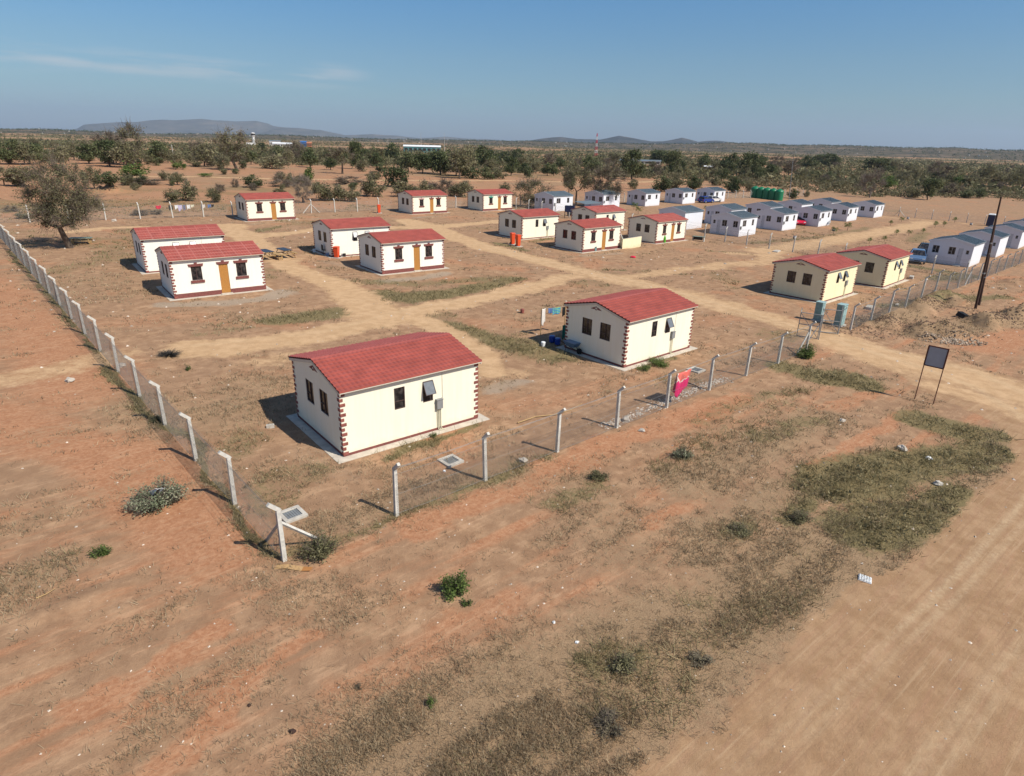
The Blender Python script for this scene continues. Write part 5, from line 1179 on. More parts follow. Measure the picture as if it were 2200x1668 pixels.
# orange wheelie bins
for px, py, h, rz, lab in [(1101, 526, 1.28, .5, 'left one of the pair of tall orange-red bins before the cream house'), (1113, 530, 1.28, .6, 'right one of the pair of tall orange-red bins before the cream house'),
                       (724, 554, 1.05, -.2, 'orange-red wheelie bin at the corner of the house by the picnic tables'), (814.5, 458, 1.2, .4, 'lone orange-red bin by the far fence left of a distant house')]:
    r = thing('bin', px, py, rz, lab, 'bin', 'orange-red bins')
    MB().frustum(0, 0, .06, h - .08, .17, .19, .235, .25).build('body', M['red'], r, bevel=.02)
    b = MB(); b.frustum(0, 0, h - .077, h - .03, .26, .28, .255, .275); b.frustum(0, .0, h - .028, h + .02, .24, .26, .17, .2); b.build('lid', M['red'], r, bevel=.008)
    for s in (-1, 1): MB().tube([(s * .17, .22, .1), (s * .23, .22, .1)], .1, 12).build('wheel', M['tyre'], r)
    MB().tube([(-.18, .29, h - .06), (.18, .29, h - .06)], .018, 6).build('handle', M['red'], r)
    MB().box(-.4, .4, -.4, .4, -.15, .04).build('slab', M['concrete'], r)
# picnic tables and bench
for px, py, lab in [(612, 553, 'dark-topped timber picnic table farther right, beside the white house'), (573, 557, 'dark-topped timber picnic table partly hidden behind the nearest left house')]:
    r = thing('picnic_table', px, py, R(-47), lab, 'table', 'picnic tables'); l = .95
    MB().box(-l, l, -.4, .4, .72, .76).build('top', M['tabletop'], r, bevel=.008)
    for s in (-1, 1):
        MB().box(-l, l, s * .72 - .13, s * .72 + .13, .41, .445).build('seat', M['pine'], r)
        b = MB(); b.tube([(s * .7, -.75, -.02), (s * .7, -.25, .72)], .035, 4); b.tube([(s * .7, .75, -.02), (s * .7, .25, .72)], .035, 4); b.box(s * .7 - .02, s * .7 + .02, -.85, .85, .34, .405); b.build('leg_frame', M['pine'], r)
    MB().tube([(-.7, 0, .36), (.7, 0, .36)], .03, 4).build('stretcher', M['pine'], r)
r = thing('bench', 596, 557, R(-47), 'long pale timber bench between the two picnic tables', 'bench')
b = MB(); b.box(-.9, .9, -.2, -.02, .43, .46); b.box(-.9, .9, .02, .2, .43, .46); b.build('seat', M['pine'], r)
for s in (-1, 1): b = MB(); b.box(s * .75 - .03, s * .75 + .03, -.18, -.12, -.05, .425); b.box(s * .75 - .03, s * .75 + .03, .12, .18, -.05, .425); b.box(s * .75 - .02, s * .75 + .02, -.12, .12, .2, .25); b.build('leg', M['pine'], r)
r = thing('table', 176, 524, .3, 'low grey-green table in the shade of the broad half-bare tree', 'table'); M['agreen'] = mat('grey_green_paint', (.2, .25, .2), .7)
MB().box(-.9, .9, -.4, .4, .5, .55).build('top', M['agreen'], r)
for s in (-1, 1):
    MB().box(s * .7 - .05, s * .7 + .05, -.35, .35, -.05, .498).build('leg', M['pine'], r); MB().box(-.9, .9, s * .62 - .1, s * .62 + .1, .3, .34).build('seat', M['pine'], r)
# laundry
def cloth_sheet(name, w, h, mt, label, loc, rz, cat='laundry', group=None, seed=0, cut=0., amp=.035, fold=.0):
    g = np.random.default_rng(seed); nx, nz = 14, 16; ph = g.uniform(0, 6, 3); vs = []; fs = []
    for j in range(nz + 1):
        for i in range(nx + 1):
            u, v = i / nx, j / nz; x = (u - .5) * w * (1 - .12 * v * cut); z = -v * h * (1 + .16 * cut * math.sin(u * 7 + ph[0]) - .3 * cut * u) - .03 * math.sin(u * math.pi)
            y = amp * (.2 + v) * (math.sin(u * 11 + ph[1]) + .5 * math.sin(u * 23 + ph[2])) + fold * v * .3; vs.append((x, y, z))
    for j in range(nz):
        for i in range(nx): q = j * (nx + 1) + i; fs.append((q, q + nx + 1, q + nx + 2, q + 1))
    if fold:   # the back half falling behind the wire
        k = len(vs); vs2 = [(x, y + .05 + .08 * (-z), z * .85) for x, y, z in vs]; vs += vs2; fs += [tuple(q + k for q in f[::-1]) for f in fs]
        fs += [(i, i + 1, k + i + 1, k + i) for i in range(nx)]
    b = MB(); b.add(vs, fs); o = b.build(name, mt, smooth=True); s = o.modifiers.new('thickness', 'SOLIDIFY'); s.thickness = .006
    o.location = loc; o.rotation_euler = (0, 0, rz); return tagm(o, label, cat, group)
cl = {k: cloth('cloth_' + k, c) for k, c in dict(red=(.62, .02, .06), dark=(.035, .033, .03), lilac=(.56, .50, .66), slate=(.16, .17, .25), white=(.78, .77, .74), cream=(.72, .68, .5), blue=(.10, .17, .36), black=(.02, .02, .022), teal=(.03, .2, .17), pale=(.70, .64, .58)).items()}
for px, w, h, c, lab in [(345, .62, .42, 'red', 'bright red cloth, leftmost on the far fence'), (371, .5, .62, 'dark', 'dark cloth beside a post on the far fence'), (383, .36, .5, 'white', 'short white cloth left of the lilac one on the fence'), (391, .5, .72, 'lilac', 'lilac shirt hanging on the far fence'),
                      (400, .3, .7, 'slate', 'narrow slate blue garment on the far fence'), (409, .42, .55, 'white', 'white shirt right of the slate blue garment on the fence'), (417.5, .4, .32, 'cream', 'small cream cloth on the far fence'), (440, .5, .55, 'pale', 'off-white shirt alone between two posts of the far fence'),
                      (453.5, .42, .42, 'blue', 'blue cloth touching the black one on the fence'), (460.5, .36, .36, 'black', 'black cloth, rightmost on the far fence')]:
    q = along(px, CB, bu); cloth_sheet('laundry', w, h, cl[c], lab, (q[0] + V[0] * .09, q[1] + V[1] * .09, gz(*q) + 1.52), R(41.2), 'laundry', 'laundry on the far fence', seed=int(px), cut=.8, amp=.02)
def towelmat():
    mt, nt, b = newmat('pink_towel'); N = nt.nodes.new; L = nt.links.new; tc = N('ShaderNodeTexCoord')
    no = N('ShaderNodeTexNoise'); no.inputs['Scale'].default_value = 3.0; no.inputs['Detail'].default_value = 2; L(tc.outputs['Object'], no.inputs[0])
    sp = N('ShaderNodeSeparateXYZ'); L(tc.outputs['Object'], sp.inputs[0])
    z = N('ShaderNodeMapRange'); z.inputs[1].default_value = -.62; z.inputs[2].default_value = -.38; L(sp.outputs[2], z.inputs[0])
    m1 = N('ShaderNodeMath'); m1.operation = 'MULTIPLY_ADD'; m1.inputs[1].default_value = .5; L(z.outputs[0], m1.inputs[0]); L(no.outputs[0], m1.inputs[2])
    cr = N('ShaderNodeValToRGB'); cr.color_ramp.interpolation = 'CONSTANT'; e = cr.color_ramp.elements
    e[0].position = 0; e[0].color = (.70, .03, .16, 1); e[1].position = .86; e[1].color = (.74, .66, .58, 1); q = e.new(.95); q.color = (.70, .16, .13, 1)
    L(m1.outputs[0], cr.inputs[0]); L(cr.outputs[0], b.inputs['Base Color']); b.inputs['Roughness'].default_value = .95; b.inputs['Specular IOR Level'].default_value = .05; return mt
q = along(1459, C0, fu); cloth_sheet('towel', 1.12, 1.2, towelmat(), 'bright pink towel with white and coral patches over the near fence', (q[0] + .06, q[1] - .06, gz(*q) + 1.56), R(42.8), 'towel', seed=4, cut=.7, amp=.03, fold=.25)
cloth_sheet('rag', .3, .45, M['whitep'], 'torn white rag caught on the sprawling sage-green shrub', tuple(spot(354, 1085) + (0, -.05, .62)), .9, 'rag', seed=3, cut=1, amp=.06).rotation_euler = (.9, .3, .9)
# washing and clutter at the shaded end of the second house
A, Bp = spot(1161, 722), spot(1212, 716)
r = thing('washing_line', 0, 0, 0, 'washing line on two thin sticks beside the second house', 'washing line', None, A); d = Bp - A
MB().tube([(0, 0, -.2), (0, 0, 1.75)], .025, 5).build('pole', M['pine'], r); MB().tube([(d[0], d[1], d[2] - .2), (d[0], d[1], d[2] + 1.75)], .025, 5).build('pole', M['pine'], r); MB().tube([(0, 0, 1.72), (d[0] / 2, d[1] / 2, d[2] / 2 + 1.66), (d[0], d[1], d[2] + 1.72)], .006, 4).build('line', M['wire'], r)
stripe = mat('striped_cloth', (.05, .3, .55), .9); nt = stripe.node_tree
wv = nt.nodes.new('ShaderNodeTexWave'); wv.bands_direction = 'Z'; wv.inputs['Scale'].default_value = 3.2; tcn = nt.nodes.new('ShaderNodeTexCoord'); nt.links.new(tcn.outputs['Object'], wv.inputs[0])
crn = nt.nodes.new('ShaderNodeValToRGB'); crn.color_ramp.interpolation = 'CONSTANT'; crn.color_ramp.elements[0].color = (.03, .12, .55, 1); crn.color_ramp.elements[1].position = .66; crn.color_ramp.elements[1].color = (.25, .55, .12, 1); qn = crn.color_ramp.elements.new(.33); qn.color = (.05, .42, .55, 1)
nt.links.new(wv.outputs[0], crn.inputs[0]); nt.links.new(crn.outputs[0], nt.nodes['Principled BSDF'].inputs['Base Color'])
dz = math.atan2(d[1], d[0])
for t, w, h, mt, lab in [(.1, .42, 1.05, cl['pale'], 'long pale sheet at the left end of the washing line'), (.42, .5, .32, cl['blue'], 'blue cloth behind the striped towel on the washing line'), (.62, .62, .45, stripe, 'blue and green striped towel on the washing line'), (.94, .26, .6, cl['black'], 'black garment at the right end of the washing line')]:
    p = A + d * t; cloth_sheet('washing', w, h, mt, lab, (p[0], p[1], p[2] + 1.69), dz + (.5 if t < .2 else 0), 'laundry', 'washing on the line by the second house', seed=int(t * 99), cut=.5, amp=.025)
cloth_sheet('tarpaulin', .7, .85, cl['teal'], 'dark green tarpaulin hung at the shaded corner of the second house', tuple(spot(1216, 730) + (.0, 0, 1.05)), R(40), 'tarpaulin', seed=8, cut=.3, amp=.03)
r = thing('wheelbarrow', 1229, 753, R(-50), 'wheelbarrow with a blue tray leaning in the shade of the wall', 'wheelbarrow')
b = MB(); b.frustum(0, 0, .36, .62, .3, .22, .46, .32); b.build('tray', M['csteel'], r)
for s in (-1, 1): MB().tube([(.55, s * .05, .18), (0, s * .2, .34), (-.75, s * .26, .55)], .018, 5).build('handle', M['pole'], r); MB().tube([(-.25, s * .2, .36), (-.35, s * .24, 0)], .016, 5).build('leg', M['pole'], r)
MB().tube([(.58, -.04, .18), (.58, .04, .18)], .18, 14).build('wheel', M['tyre'], r)
for px, py, lab, mt in [(1186, 733, 'blue plastic drum nearest the washing pole', 'cblue'), (1198, 737, 'blue plastic drum against the shaded wall end', 'cblue'), (1122, 674, 'small dark red bucket alone on the ground behind the washing', 'quoin'), (1167, 742, 'small white tub at the edge of the house shadow', 'whitep')]:
    o = MB().lathe([(.12, 0), (.16, .05), (.17, .34), (.15, .38), (.06, .39)], 14).build('drum' if 'drum' in lab else ('bucket' if 'bucket' in lab else 'tub'), M[mt]); o.location = spot(px, py); o.scale = (1.1,) * 3 if 'drum' in lab else (.8,) * 3; tagm(o, lab, 'drum' if 'drum' in lab else 'bucket', 'blue drums by the second house' if 'drum' in lab else None)
# drain frames and slabs on the ground
for px, py, w, lab in [(968, 992, .36, 'square concrete drain frame in front of the nearest house'), (1495, 797, .38, 'square concrete drain frame right of the pink towel'), (628, 1108, .36, 'square concrete drain frame behind the braced corner post')]:
    r = thing('drain_cover', px, py, AZ, lab, 'drain cover', 'concrete drain frames')
    b = MB(); b.box(-w, w, -w, -w + .13, -.1, .07); b.box(-w, w, w - .13, w, -.1, .07); b.box(-w, -w + .13, -w + .13, w - .13, -.1, .07); b.box(w - .13, w, -w + .13, w - .13, -.1, .07); b.build('frame', M['concrete'], r, bevel=.012)
    b = MB(); b.box(-w + .131, w - .131, -w + .131, w - .131, -.1, .03)
    for k in range(6): x = -w + .17 + k * (2 * w - .34) / 5; b.box(x - .015, x + .015, -w + .14, w - .14, .031, .045)
    b.build('grate', M['grey'], r)
for px, py, w, h, lab in [(1867, 663, .5, .22, 'low concrete slab inside the right-hand fence'), (1957, 600, .42, .3, 'pale concrete block beside the yellowish house farthest right'), (1927, 657, .3, .12, 'flat pale slab by the foot of the right-hand fence'), (1668, 541, .7, .14, 'pale rubble pad round a post of the dividing fence')]:
    o = MB().box(-w, w, -w * .45, w * .45, -.1, h).build('concrete_slab', M['concrete'], bevel=.03); o.location = spot(px, py); o.rotation_euler = (0, 0, AZ + .2); tagm(o, lab, 'slab')
# cardboard, tray, block, rocks, sticks
r = thing('cardboard', 630, 1221, -.05, 'flattened strip of cardboard at the foot of the corner post', 'cardboard')
b = MB(); b.add([(-.5, -.09, .015), (-.22, -.07, .045), (-.2, .1, .05), (-.47, .09, .02)], [(0, 1, 2, 3)]); b.add([(-.22, -.07, .045), (.26, -.1, .015), (.26, .08, .02), (-.2, .1, .05)], [(0, 1, 2, 3)])
o = b.build('sheet', M['card'], r); o.modifiers.new('t', 'SOLIDIFY').thickness = .008
b = MB(); b.add([(.26, -.1, .015), (.5, -.09, .03), (.52, .07, .03), (.26, .08, .02)], [(0, 1, 2, 3)]); o = b.build('flap', M['card2'], r); o.modifiers.new('t', 'SOLIDIFY').thickness = .008
b = MB()
for i in range(5):
    for j in range(4): b.frustum(-.13 + i * .065, -.1 + j * .065, .03, .065, .03, .03, .016, .016)
b.box(-.17, .17, -.135, .135, .008, .029); o = b.build('egg_tray', M['whitep']); o.location = spot(1858, 1245); o.rotation_euler = (.08, .05, -.5); tagm(o, 'white egg tray lying at the edge of the dirt road', 'egg tray')
b = MB(); b.obox((-.2, -.1, 0), (.4, 0, 0), (0, .06, 0), (0, 0, .19)); b.obox((-.2, .04, 0), (.4, 0, 0), (0, .06, 0), (0, 0, .19))
for x in (-.2, -.03, .14): b.obox((x, -.039, 0), (.06, 0, 0), (0, .078, 0), (0, 0, .19))
o = b.build('cement_block', M['concrete']); o.location = spot(581, 917); o.rotation_euler = (0, 0, .35); o.scale = (.75,) * 3; tagm(o, 'hollow cement block on the soil left of the nearest house', 'block')
for i, (px, py, s, mt, lab) in enumerate([(1124, 990, .17, 'stone', 'tan boulder at the fence foot, in front of the nearest house'), (1345, 903, .22, 'stone', 'angular tan boulder at the fence left of the rubble strip'), (1379, 926, .15, 'concrete', 'flat grey stone outside the fence near the boulder'), (1809, 905, .16, 'stone', 'pale rock on the strip left of the roadside scrub'), (1938, 966, .22, 'stone', 'largest pale rock amid the roadside scrub'), (2014, 1042, .18, 'concrete', 'grey rock at the lower edge of the roadside scrub'),
                                           (262, 787, .2, 'stone', 'tan boulder just inside the left fence'), (150, 820, .22, 'stone', 'tan rock on the sandy patch outside the left fence'), (246, 476, .3, 'stone', 'pale boulder on the sand behind the broad tree'), (1995, 985, .12, 'whitep', 'small white lump in the roadside scrub'), (1240, 1380, .05, 'whitep', 'white crumpled scrap on the verge grass'), (1190, 1337, .05, 'whitep', 'white crumpled scrap on the red soil'), (628, 1572, .07, 'pole', 'dark round dung pat low in the foreground'), (536, 1514, .05, 'pole', 'small dark dung pat left of the round one'),
                                           (955, 1012, .06, 'whitep', 'white plastic scrap beside the drain frame')]):
    o = MB().blob((0, 0, 0), (1, .8, .62), i, 9, 6, .28).build('rock' if mt in ('stone', 'concrete') else 'scrap', M[mt], smooth=False); o.location = spot(px, py) + (0, 0, s * .25); o.scale = (s, s, s); o.rotation_euler = (0, 0, i * 1.3); tagm(o, lab, 'rock' if mt in ('stone', 'concrete') else 'litter')
def stick(pts, r_, mt, lab, lift=.03):
    P = [spot(*q) + (0, 0, lift + random.uniform(0, .04)) for q in pts]; o = MB().tube([p - P[0] for p in P], [r_ * (1 - .6 * i / (len(P) - 1)) for i in range(len(P))], 5).build('branch', M[mt]); o.location = P[0]; tagm(o, lab, 'branch')
stick([(1112, 912), (1150, 898), (1195, 893), (1225, 884), (1251, 868)], .03, 'pine', 'long pale dead branch lying behind the fence wire')
stick([(78, 1287), (100, 1278), (120, 1268)], .02, 'pine', 'pale bent stick on the red soil at the far left')
stick([(1198, 773), (1212, 772), (1226, 779)], .03, 'pole', 'dark curved stick in front of the second house')
stick([(1478, 825), (1496, 832), (1506, 840)], .03, 'pole', 'short dark log between towel and drain frame')
r = thing('crate', 2065, 682, .6, 'black slatted plastic crate tipped on the dirt beside the utility pole', 'crate')
b = MB()
for k in range(6): b.box(-.45 + k * .15, -.36 + k * .15, -.3, .3, .28, .34)
b.box(-.46, .46, -.3, -.25, 0, .279); b.box(-.46, .46, .25, .3, 0, .279); b.box(-.46, -.42, -.249, .249, 0, .279); b.box(.42, .46, -.249, .249, 0, .279); o = b.build('slats', M['black'], r); o.rotation_euler = (.35, .15, 0)
# builders' rubble heap and dug earth
g = np.random.default_rng(44); P0 = spot(2030, 730)[:2]; n = 420; a_ = g.uniform(0, 6.28, n); rr_ = np.sqrt(g.random(n)); x = P0[0] + 1.9 * rr_ * np.cos(a_) * 1.2 + .3; y = P0[1] + 1.1 * rr_ * np.sin(a_) - .3
stones('rubble_heap', x, y, g.uniform(.03, .15, n) * (1.2 - .6 * rr_), M.setdefault('rub', mat('rubble', (.33, .25, .18), .95, .3, 6, tintvar=.6)), 'tipped heap of pale broken stone and dark rubble beside the gate road', g, .03)
for p, nn, sd in [((1890, 690), 420, 3), ((2150, 690), 520, 4), ((1990, 655), 380, 5), ((1860, 712), 220, 6), ((2030, 712), 360, 7)]:
    c = spot(*p)[:2]; g = np.random.default_rng(sd); x = c[0] + g.normal(0, 1.5, nn); y = c[1] + g.normal(0, .8, nn); stones('earth_clods', x, y, g.uniform(.03, .1, nn), M['soilc'] if 'soilc' in M else M.setdefault('soilc', mat('clod', (.17, .105, .07), .95, .3, 8, tintvar=.6)), 'loose clods of dug earth and litter by the right-hand fence', g)

# ---------------------------------------------------------------- vehicles
def car(px, py, yaw, paint, label, hatch=True):
    r = thing('car', px, py, yaw, label, 'car'); L_ = 1.95
    prof = [(-L_, .32), (-L_ - .03, .55), (-L_ + .04, .86), (-L_ + .2, .92), (.75, .9), (1.5, .82), (L_ - .08, .66), (L_, .45), (L_ - .04, .28)] if hatch else [(-2.1, .34), (-2.13, .6), (-2.05, .86), (-1.4, .92), (.8, .9), (1.7, .8), (2.08, .66), (2.13, .45), (2.08, .28)]
    k = len(prof); b = MB(); vs = []
    for y, s in ((-.80, .94), (-.84, 1), (.84, 1), (.80, .94)):
        vs += [(x * (1 if abs(y) > .82 else .985), y, .3 + (z - .3) * (1 if abs(y) > .82 else 1) * (1.0) + (0 if abs(y) > .82 else .0)) for x, z in prof]
    fs = [(i * k + j, i * k + (j + 1) % k, (i + 1) * k + (j + 1) % k, (i + 1) * k + j) for i in range(3) for j in range(k)]
    fs += [tuple(range(k))[::-1], tuple(range(3 * k, 4 * k))]
    b.add(vs, [f[::-1] for f in fs]); b.build('body', M[paint], r, bevel=.05)
    x0, x1, t0, t1 = (-L_ + .08, .95, -L_ + .38, .15) if hatch else (-1.55, .95, -1.0, .15)
    b = MB(); b.add([(x0, -.78, .89), (x1, -.78, .89), (x1, .78, .89), (x0, .78, .89), (t0, -.6, 1.38), (t1, -.6, 1.38), (t1, .6, 1.38), (t0, .6, 1.38)], [(0, 1, 5, 4), (1, 2, 6, 5), (2, 3, 7, 6), (3, 0, 4, 7), (4, 5, 6, 7)]); b.build('windows', M['glass'], r)
    b = MB(); b.add([(t0 - .02, -.62, 1.375), (t1 + .04, -.62, 1.375), (t1 + .04, .62, 1.375), (t0 - .02, .62, 1.375), (t0 + .1, -.5, 1.44), (t1 - .05, -.5, 1.44), (t1 - .05, .5, 1.44), (t0 + .1, .5, 1.44)], [(0, 1, 5, 4), (1, 2, 6, 5), (2, 3, 7, 6), (3, 0, 4, 7), (4, 5, 6, 7), (3, 2, 1, 0)])
    for s in (-1, 1):
        for xa, xb in ((x0, t0), (x1, t1), (-.35, -.38)): b.tube([(xa, s * .785, .89), (xb, s * .61, 1.38)], .035, 4)
    b.build('roof', M[paint], r)
    for sx in (-1.2, 1.22):
        for s in (-1, 1):
            w = MB().tube([(sx, s * .68, .3), (sx, s * .86, .3)], .3, 16).build('wheel', M['tyre'], r); MB().tube([(sx, s * .85, .3), (sx, s * .868, .3)], .18, 12).build('rim', M['rim'], w)
    e = L_ if hatch else 2.1
    for s in (-1, 1):
        MB().box(e - .12, e - .0, min(s * .45, s * .76), max(s * .45, s * .76), .52, .66).build('headlight', M['lamp'], r, bevel=.02); MB().box(-e - .02, -e + .1, min(s * .5, s * .78), max(s * .5, s * .78), .62, .8).build('tail_light', M['tail'], r, bevel=.02)
        MB().box(.7, .84, min(s * .84, s * .98), max(s * .84, s * .98), .9, 1.02).build('mirror', M[paint], r, bevel=.02)
    MB().box(e - .02, e + .03, -.3, .3, .36, .46).build('grille', M['black'], r)
car(1516, 436, R(40), 'cblue', 'blue hatchback parked before the last white cabin of the back row')
car(1533, 434.5, R(38), 'cwhite', 'white car with red lamps parked beside the blue hatchback')
car(1714, 482, R(-100), 'cred', 'bright red small car parked between two white cabins')
car(1968, 563, R(-120), 'csteel', 'steel blue saloon parked in the shade of the nearest right-hand cabin', False)
car(1986, 548, R(-120), 'cdark', 'dark car half hidden behind the steel blue saloon', False)
# water tanks
tA, tB = G(1672, 431), G(1620, 425)
for k in range(5):
    p = tA + (tB - tA) * k / 4; r = thing('water_tank', 0, 0, k, ['green water tank nearest us, rightmost of the row', 'second green water tank from the right', 'middle green water tank of the row', 'second green water tank from the left', 'green water tank farthest left in the row'][k], 'water tank', 'green water tanks', np.array([p[0], p[1], gz(p[0], p[1])]))
    s = depth(p) / F_PX; R_, h = 8.6 * s, 23.5 * s; prof = [(R_ * .98, 0)]
    for i in range(9): z = h * .8 * (i + .5) / 9; prof += [(R_, z - h * .03), (R_ * 1.025, z), (R_, z + h * .03)]
    prof += [(R_ * .9, h * .87), (R_ * .55, h * .96), (R_ * .2, h)]; MB().lathe(prof, 28).build('body', M['tank'], r, smooth=True)
    MB().lathe([(R_ * .2, h - .01), (R_ * .2, h + .07), (R_ * .08, h + .09)], 14).build('lid', M['tank'], r)
# mast, toilet, drums, dishes, boards
p = spot(1693, 452); t = top_at(p, 1705, 332, 9) - p; r = thing('lamp_mast', 0, 0, 0, 'tall thin grey mast with a tilted flat panel on top', 'mast', None, p)
MB().tube([(0, 0, -.3), tuple(t * .5), tuple(t)], [.075, .06, .045], 8).build('pole', M['grey'], r); b = MB(); b.obox(t + np.array([-.75, -.35, .28]), (1.5, 0, -.75), (.1, .7, .1), (.01, 0, .04)); b.build('panel', M['tabletop'], r)
r = thing('portable_toilet', 2125, 486, R(50), 'navy portable toilet with a white domed roof behind the cabins', 'toilet'); MB().box(-.55, .55, -.55, .55, .05, 2.1).build('cabin', M['navy'], r, bevel=.03); b = MB(); b.frustum(0, 0, 2.102, 2.3, .6, .6, .45, .5); b.build('roof', M['whitep'], r, bevel=.03); MB().box(-.4, .4, -.58, -.552, .1, 2.0).build('door', M['cdark'], r); MB().box(.551, .57, -.5, .5, .1, 2.05).build('side_panel', M['whitep'], r)
for px, py, lab in [(1706, 517, 'litter drum on a post beside the fork of the sandy track'), (1790, 500, 'litter drum beside a sapling at the track edge'), (1949.5, 474, 'litter drum on the lawn near the thin sandy path'), (2085, 487, 'litter drum at the far right end of the sandy path')]:
    r = thing('litter_drum', px, py, .4, lab, 'litter bin', 'litter drums on posts'); MB().lathe([(.2, .25), (.22, .3), (.22, .62), (.2, .64)], 14).build('drum', M['cdark'], r); MB().lathe([(.223, .42), (.223, .56)], 14).build('band', M['whitep'], r)
    for s in (-1, 1): MB().tube([(s * .26, 0, -.1), (s * .26, 0, .8)], .02, 5).build('post', M['grey'], r)
for px, py, z, R_, lab in [(1781, 486, .05, .42, 'white satellite dish on the ground at the red car cabin'), (1490, 434, .0, .36, 'white satellite dish at the foot of a back row cabin'), (2121, 553, .3, .42, 'white satellite dish leaning at the cabin behind the utility pole')]:
    r = thing('satellite_dish', px, py, R(-60), lab, 'satellite dish', 'satellite dishes'); o = MB().lathe([(.05, 0), (R_ * .5, .03), (R_ * .85, .09), (R_, .14), (R_ * .98, .15), (R_ * .8, .1), (R_ * .4, .05), (.04, .03)], 20).build('dish', M['whitep'], r, smooth=True); o.location = (0, 0, z + .42); o.rotation_euler = (R(-65), 0, R(150))
    MB().tube([(0, 0, -.1), (0, 0, z + .42)], .025, 6).build('stand', M['grey'], r); MB().tube([(0, 0, z + .3), (-.1, -.25, z + .45)], .012, 5).build('arm', M['grey'], r)
r = thing('notice_board', 1213, 469, R(-8), 'navy board on a steel post behind the cream houses', 'board'); MB().tube([(0, 0, -.2), (0, 0, 1.9)], .06, 6).build('post', M['pole'], r); MB().box(.02, 1.5, -.09, .02, .95, 1.95).build('board', M['navy'], r, bevel=.02)
r = thing('water_bowser', 1226, 464, R(30), 'dark drum on a low stand left of the half hidden cream house', 'drum'); MB().tube([(-.5, 0, .5), (.5, 0, .5)], .4, 14).build('drum', M['black'], r); MB().box(-.5, .5, -.3, .3, -.1, .15).build('stand', M['rust'], r)
r = thing('carport', 1262, 456, R(44), 'low pale blue-grey sheet roof shelter in front of the tree-screened cabin', 'shelter'); b = MB(); b.obox((-2.2, -1.2, 1.5), (4.4, 0, 0), (0, 2.4, .25), (0, 0, .05)); b.build('roof', M['zinc'], r)
for sx in (-2, 2):
    for s in (-1, 1): MB().tube([(sx, s * 1.1, -.1), (sx, s * 1.1, 1.6 + s * .11)], .04, 5).build('post', M['grey'], r)
for A_, B_, h, lab in [(spot(1336, 537), spot(1376, 531), 1.1, 'sunlit cream panel screen standing between two cream houses'), (spot(1331, 519), spot(1337, 536), 1.05, 'shaded cream panel screen joining the sunlit one to the house')]:
    e = B_ - A_; L_ = np.linalg.norm(e[:2]); r = thing('panel_screen', 0, 0, math.atan2(e[1], e[0]), lab, 'screen', 'cream panel screens', A_); b = MB(); n = 4
    for k in range(n): b.box(L_ * k / n + .004, L_ * (k + 1) / n - .004, -.03, .03, -.1, h)
    b.build('panels', M['yellow'], r); MB().box(0, L_, -.04, .04, h + .002, h + .03).build('rail', M['trim'], r)
o = MB().lathe([(.13, 0), (.17, .06), (.17, .62), (.1, .78), (.05, .8), (.05, .9)], 16).build('gas_bottle', mat('lime_green', (.10, .38, .03), .4)); o.location = spot(1427, 522); tagm(o, 'lime green gas bottle beside a timber door', 'gas bottle')
o = MB().blob((0, 0, .1), (.42, .3, .22), 5, 12, 7, .25).build('cloth_heap', cl['red'], smooth=True); o.location = spot(1464, 516.5); tagm(o, 'crumpled heap of red clothes at the right end of the house', 'clothes')
o = MB().blob((0, 0, .06), (.3, .2, .12), 6, 12, 7, .3).build('red_rag', cl['red'], smooth=True); o.location = spot(1360, 554); tagm(o, 'red rag lying on the ground in front of the panel screen', 'rag')
r = thing('heater_box', 1278, 540, R(40), 'dark grey box standing against the plinth left of a timber door', 'box'); MB().box(-.16, .16, -.12, .12, 0, .48).build('body', M['cdark'], r, bevel=.02); MB().box(-.13, .13, -.135, -.121, .06, .42).build('front', M['teal'], r)
r = thing('chair', 698, 546, 2.2, 'dark chair tipped against the shaded gable by the orange wheelie bin', 'chair'); MB().box(-.22, .22, -.22, .22, .42, .47).build('seat', M['black'], r); MB().box(-.22, .22, .2, .24, .47, .95).build('backrest', M['black'], r)
for sx in (-.19, .19):
    for sy in (-.19, .19): MB().box(sx - .02, sx + .02, sy - .02, sy + .02, 0, .419).build('leg', M['black'], r)
for px, py, mt, lab in [(708, 549, 'csteel', 'pale blue bundle beside the orange wheelie bin'), (735, 551, 'whitep', 'small white bucket right of the orange wheelie bin'), (740, 552, 'cdark', 'small dark pot right of the orange wheelie bin'), (675, 540, 'whitep', 'white bucket in the shade at the gable end')]:
    o = (MB().lathe([(.13, 0), (.16, .3), (.13, .3), (.1, .05)], 12) if 'bu' in lab and 'bundle' not in lab or 'pot' in lab else MB().blob((0, 0, .15), (.3, .25, .2), 3, 10, 6, .3)).build('bucket' if 'bundle' not in lab else 'bundle', M[mt]); o.location = spot(px, py); tagm(o, lab, 'bucket' if 'bundle' not in lab else 'bundle')
r = thing('washing_table', 1500, 519, R(-30), 'low table with dark washing hung along it by the dividing fence', 'table'); MB().box(-.8, .8, -.3, .3, .55, .6).build('top', M['agreen'], r)
for s in (-1, 1): MB().box(s * .7 - .05, s * .7 + .05, -.25, .25, -.1, .548).build('leg', M['concrete'], r)
MB().box(-.55, .6, -.34, -.31, .2, .58).build('hanging_cloth', cl['dark'], r)
o = MB().blob((0, 0, .3), (.28, .22, .42), 9, 10, 7, .2).build('laundry_basket', M['teal']); o.location = spot(1742, 485); o.scale = (.9,) * 3; tagm(o, 'teal heap beside the dark doorway of the red car cabin', 'basket')

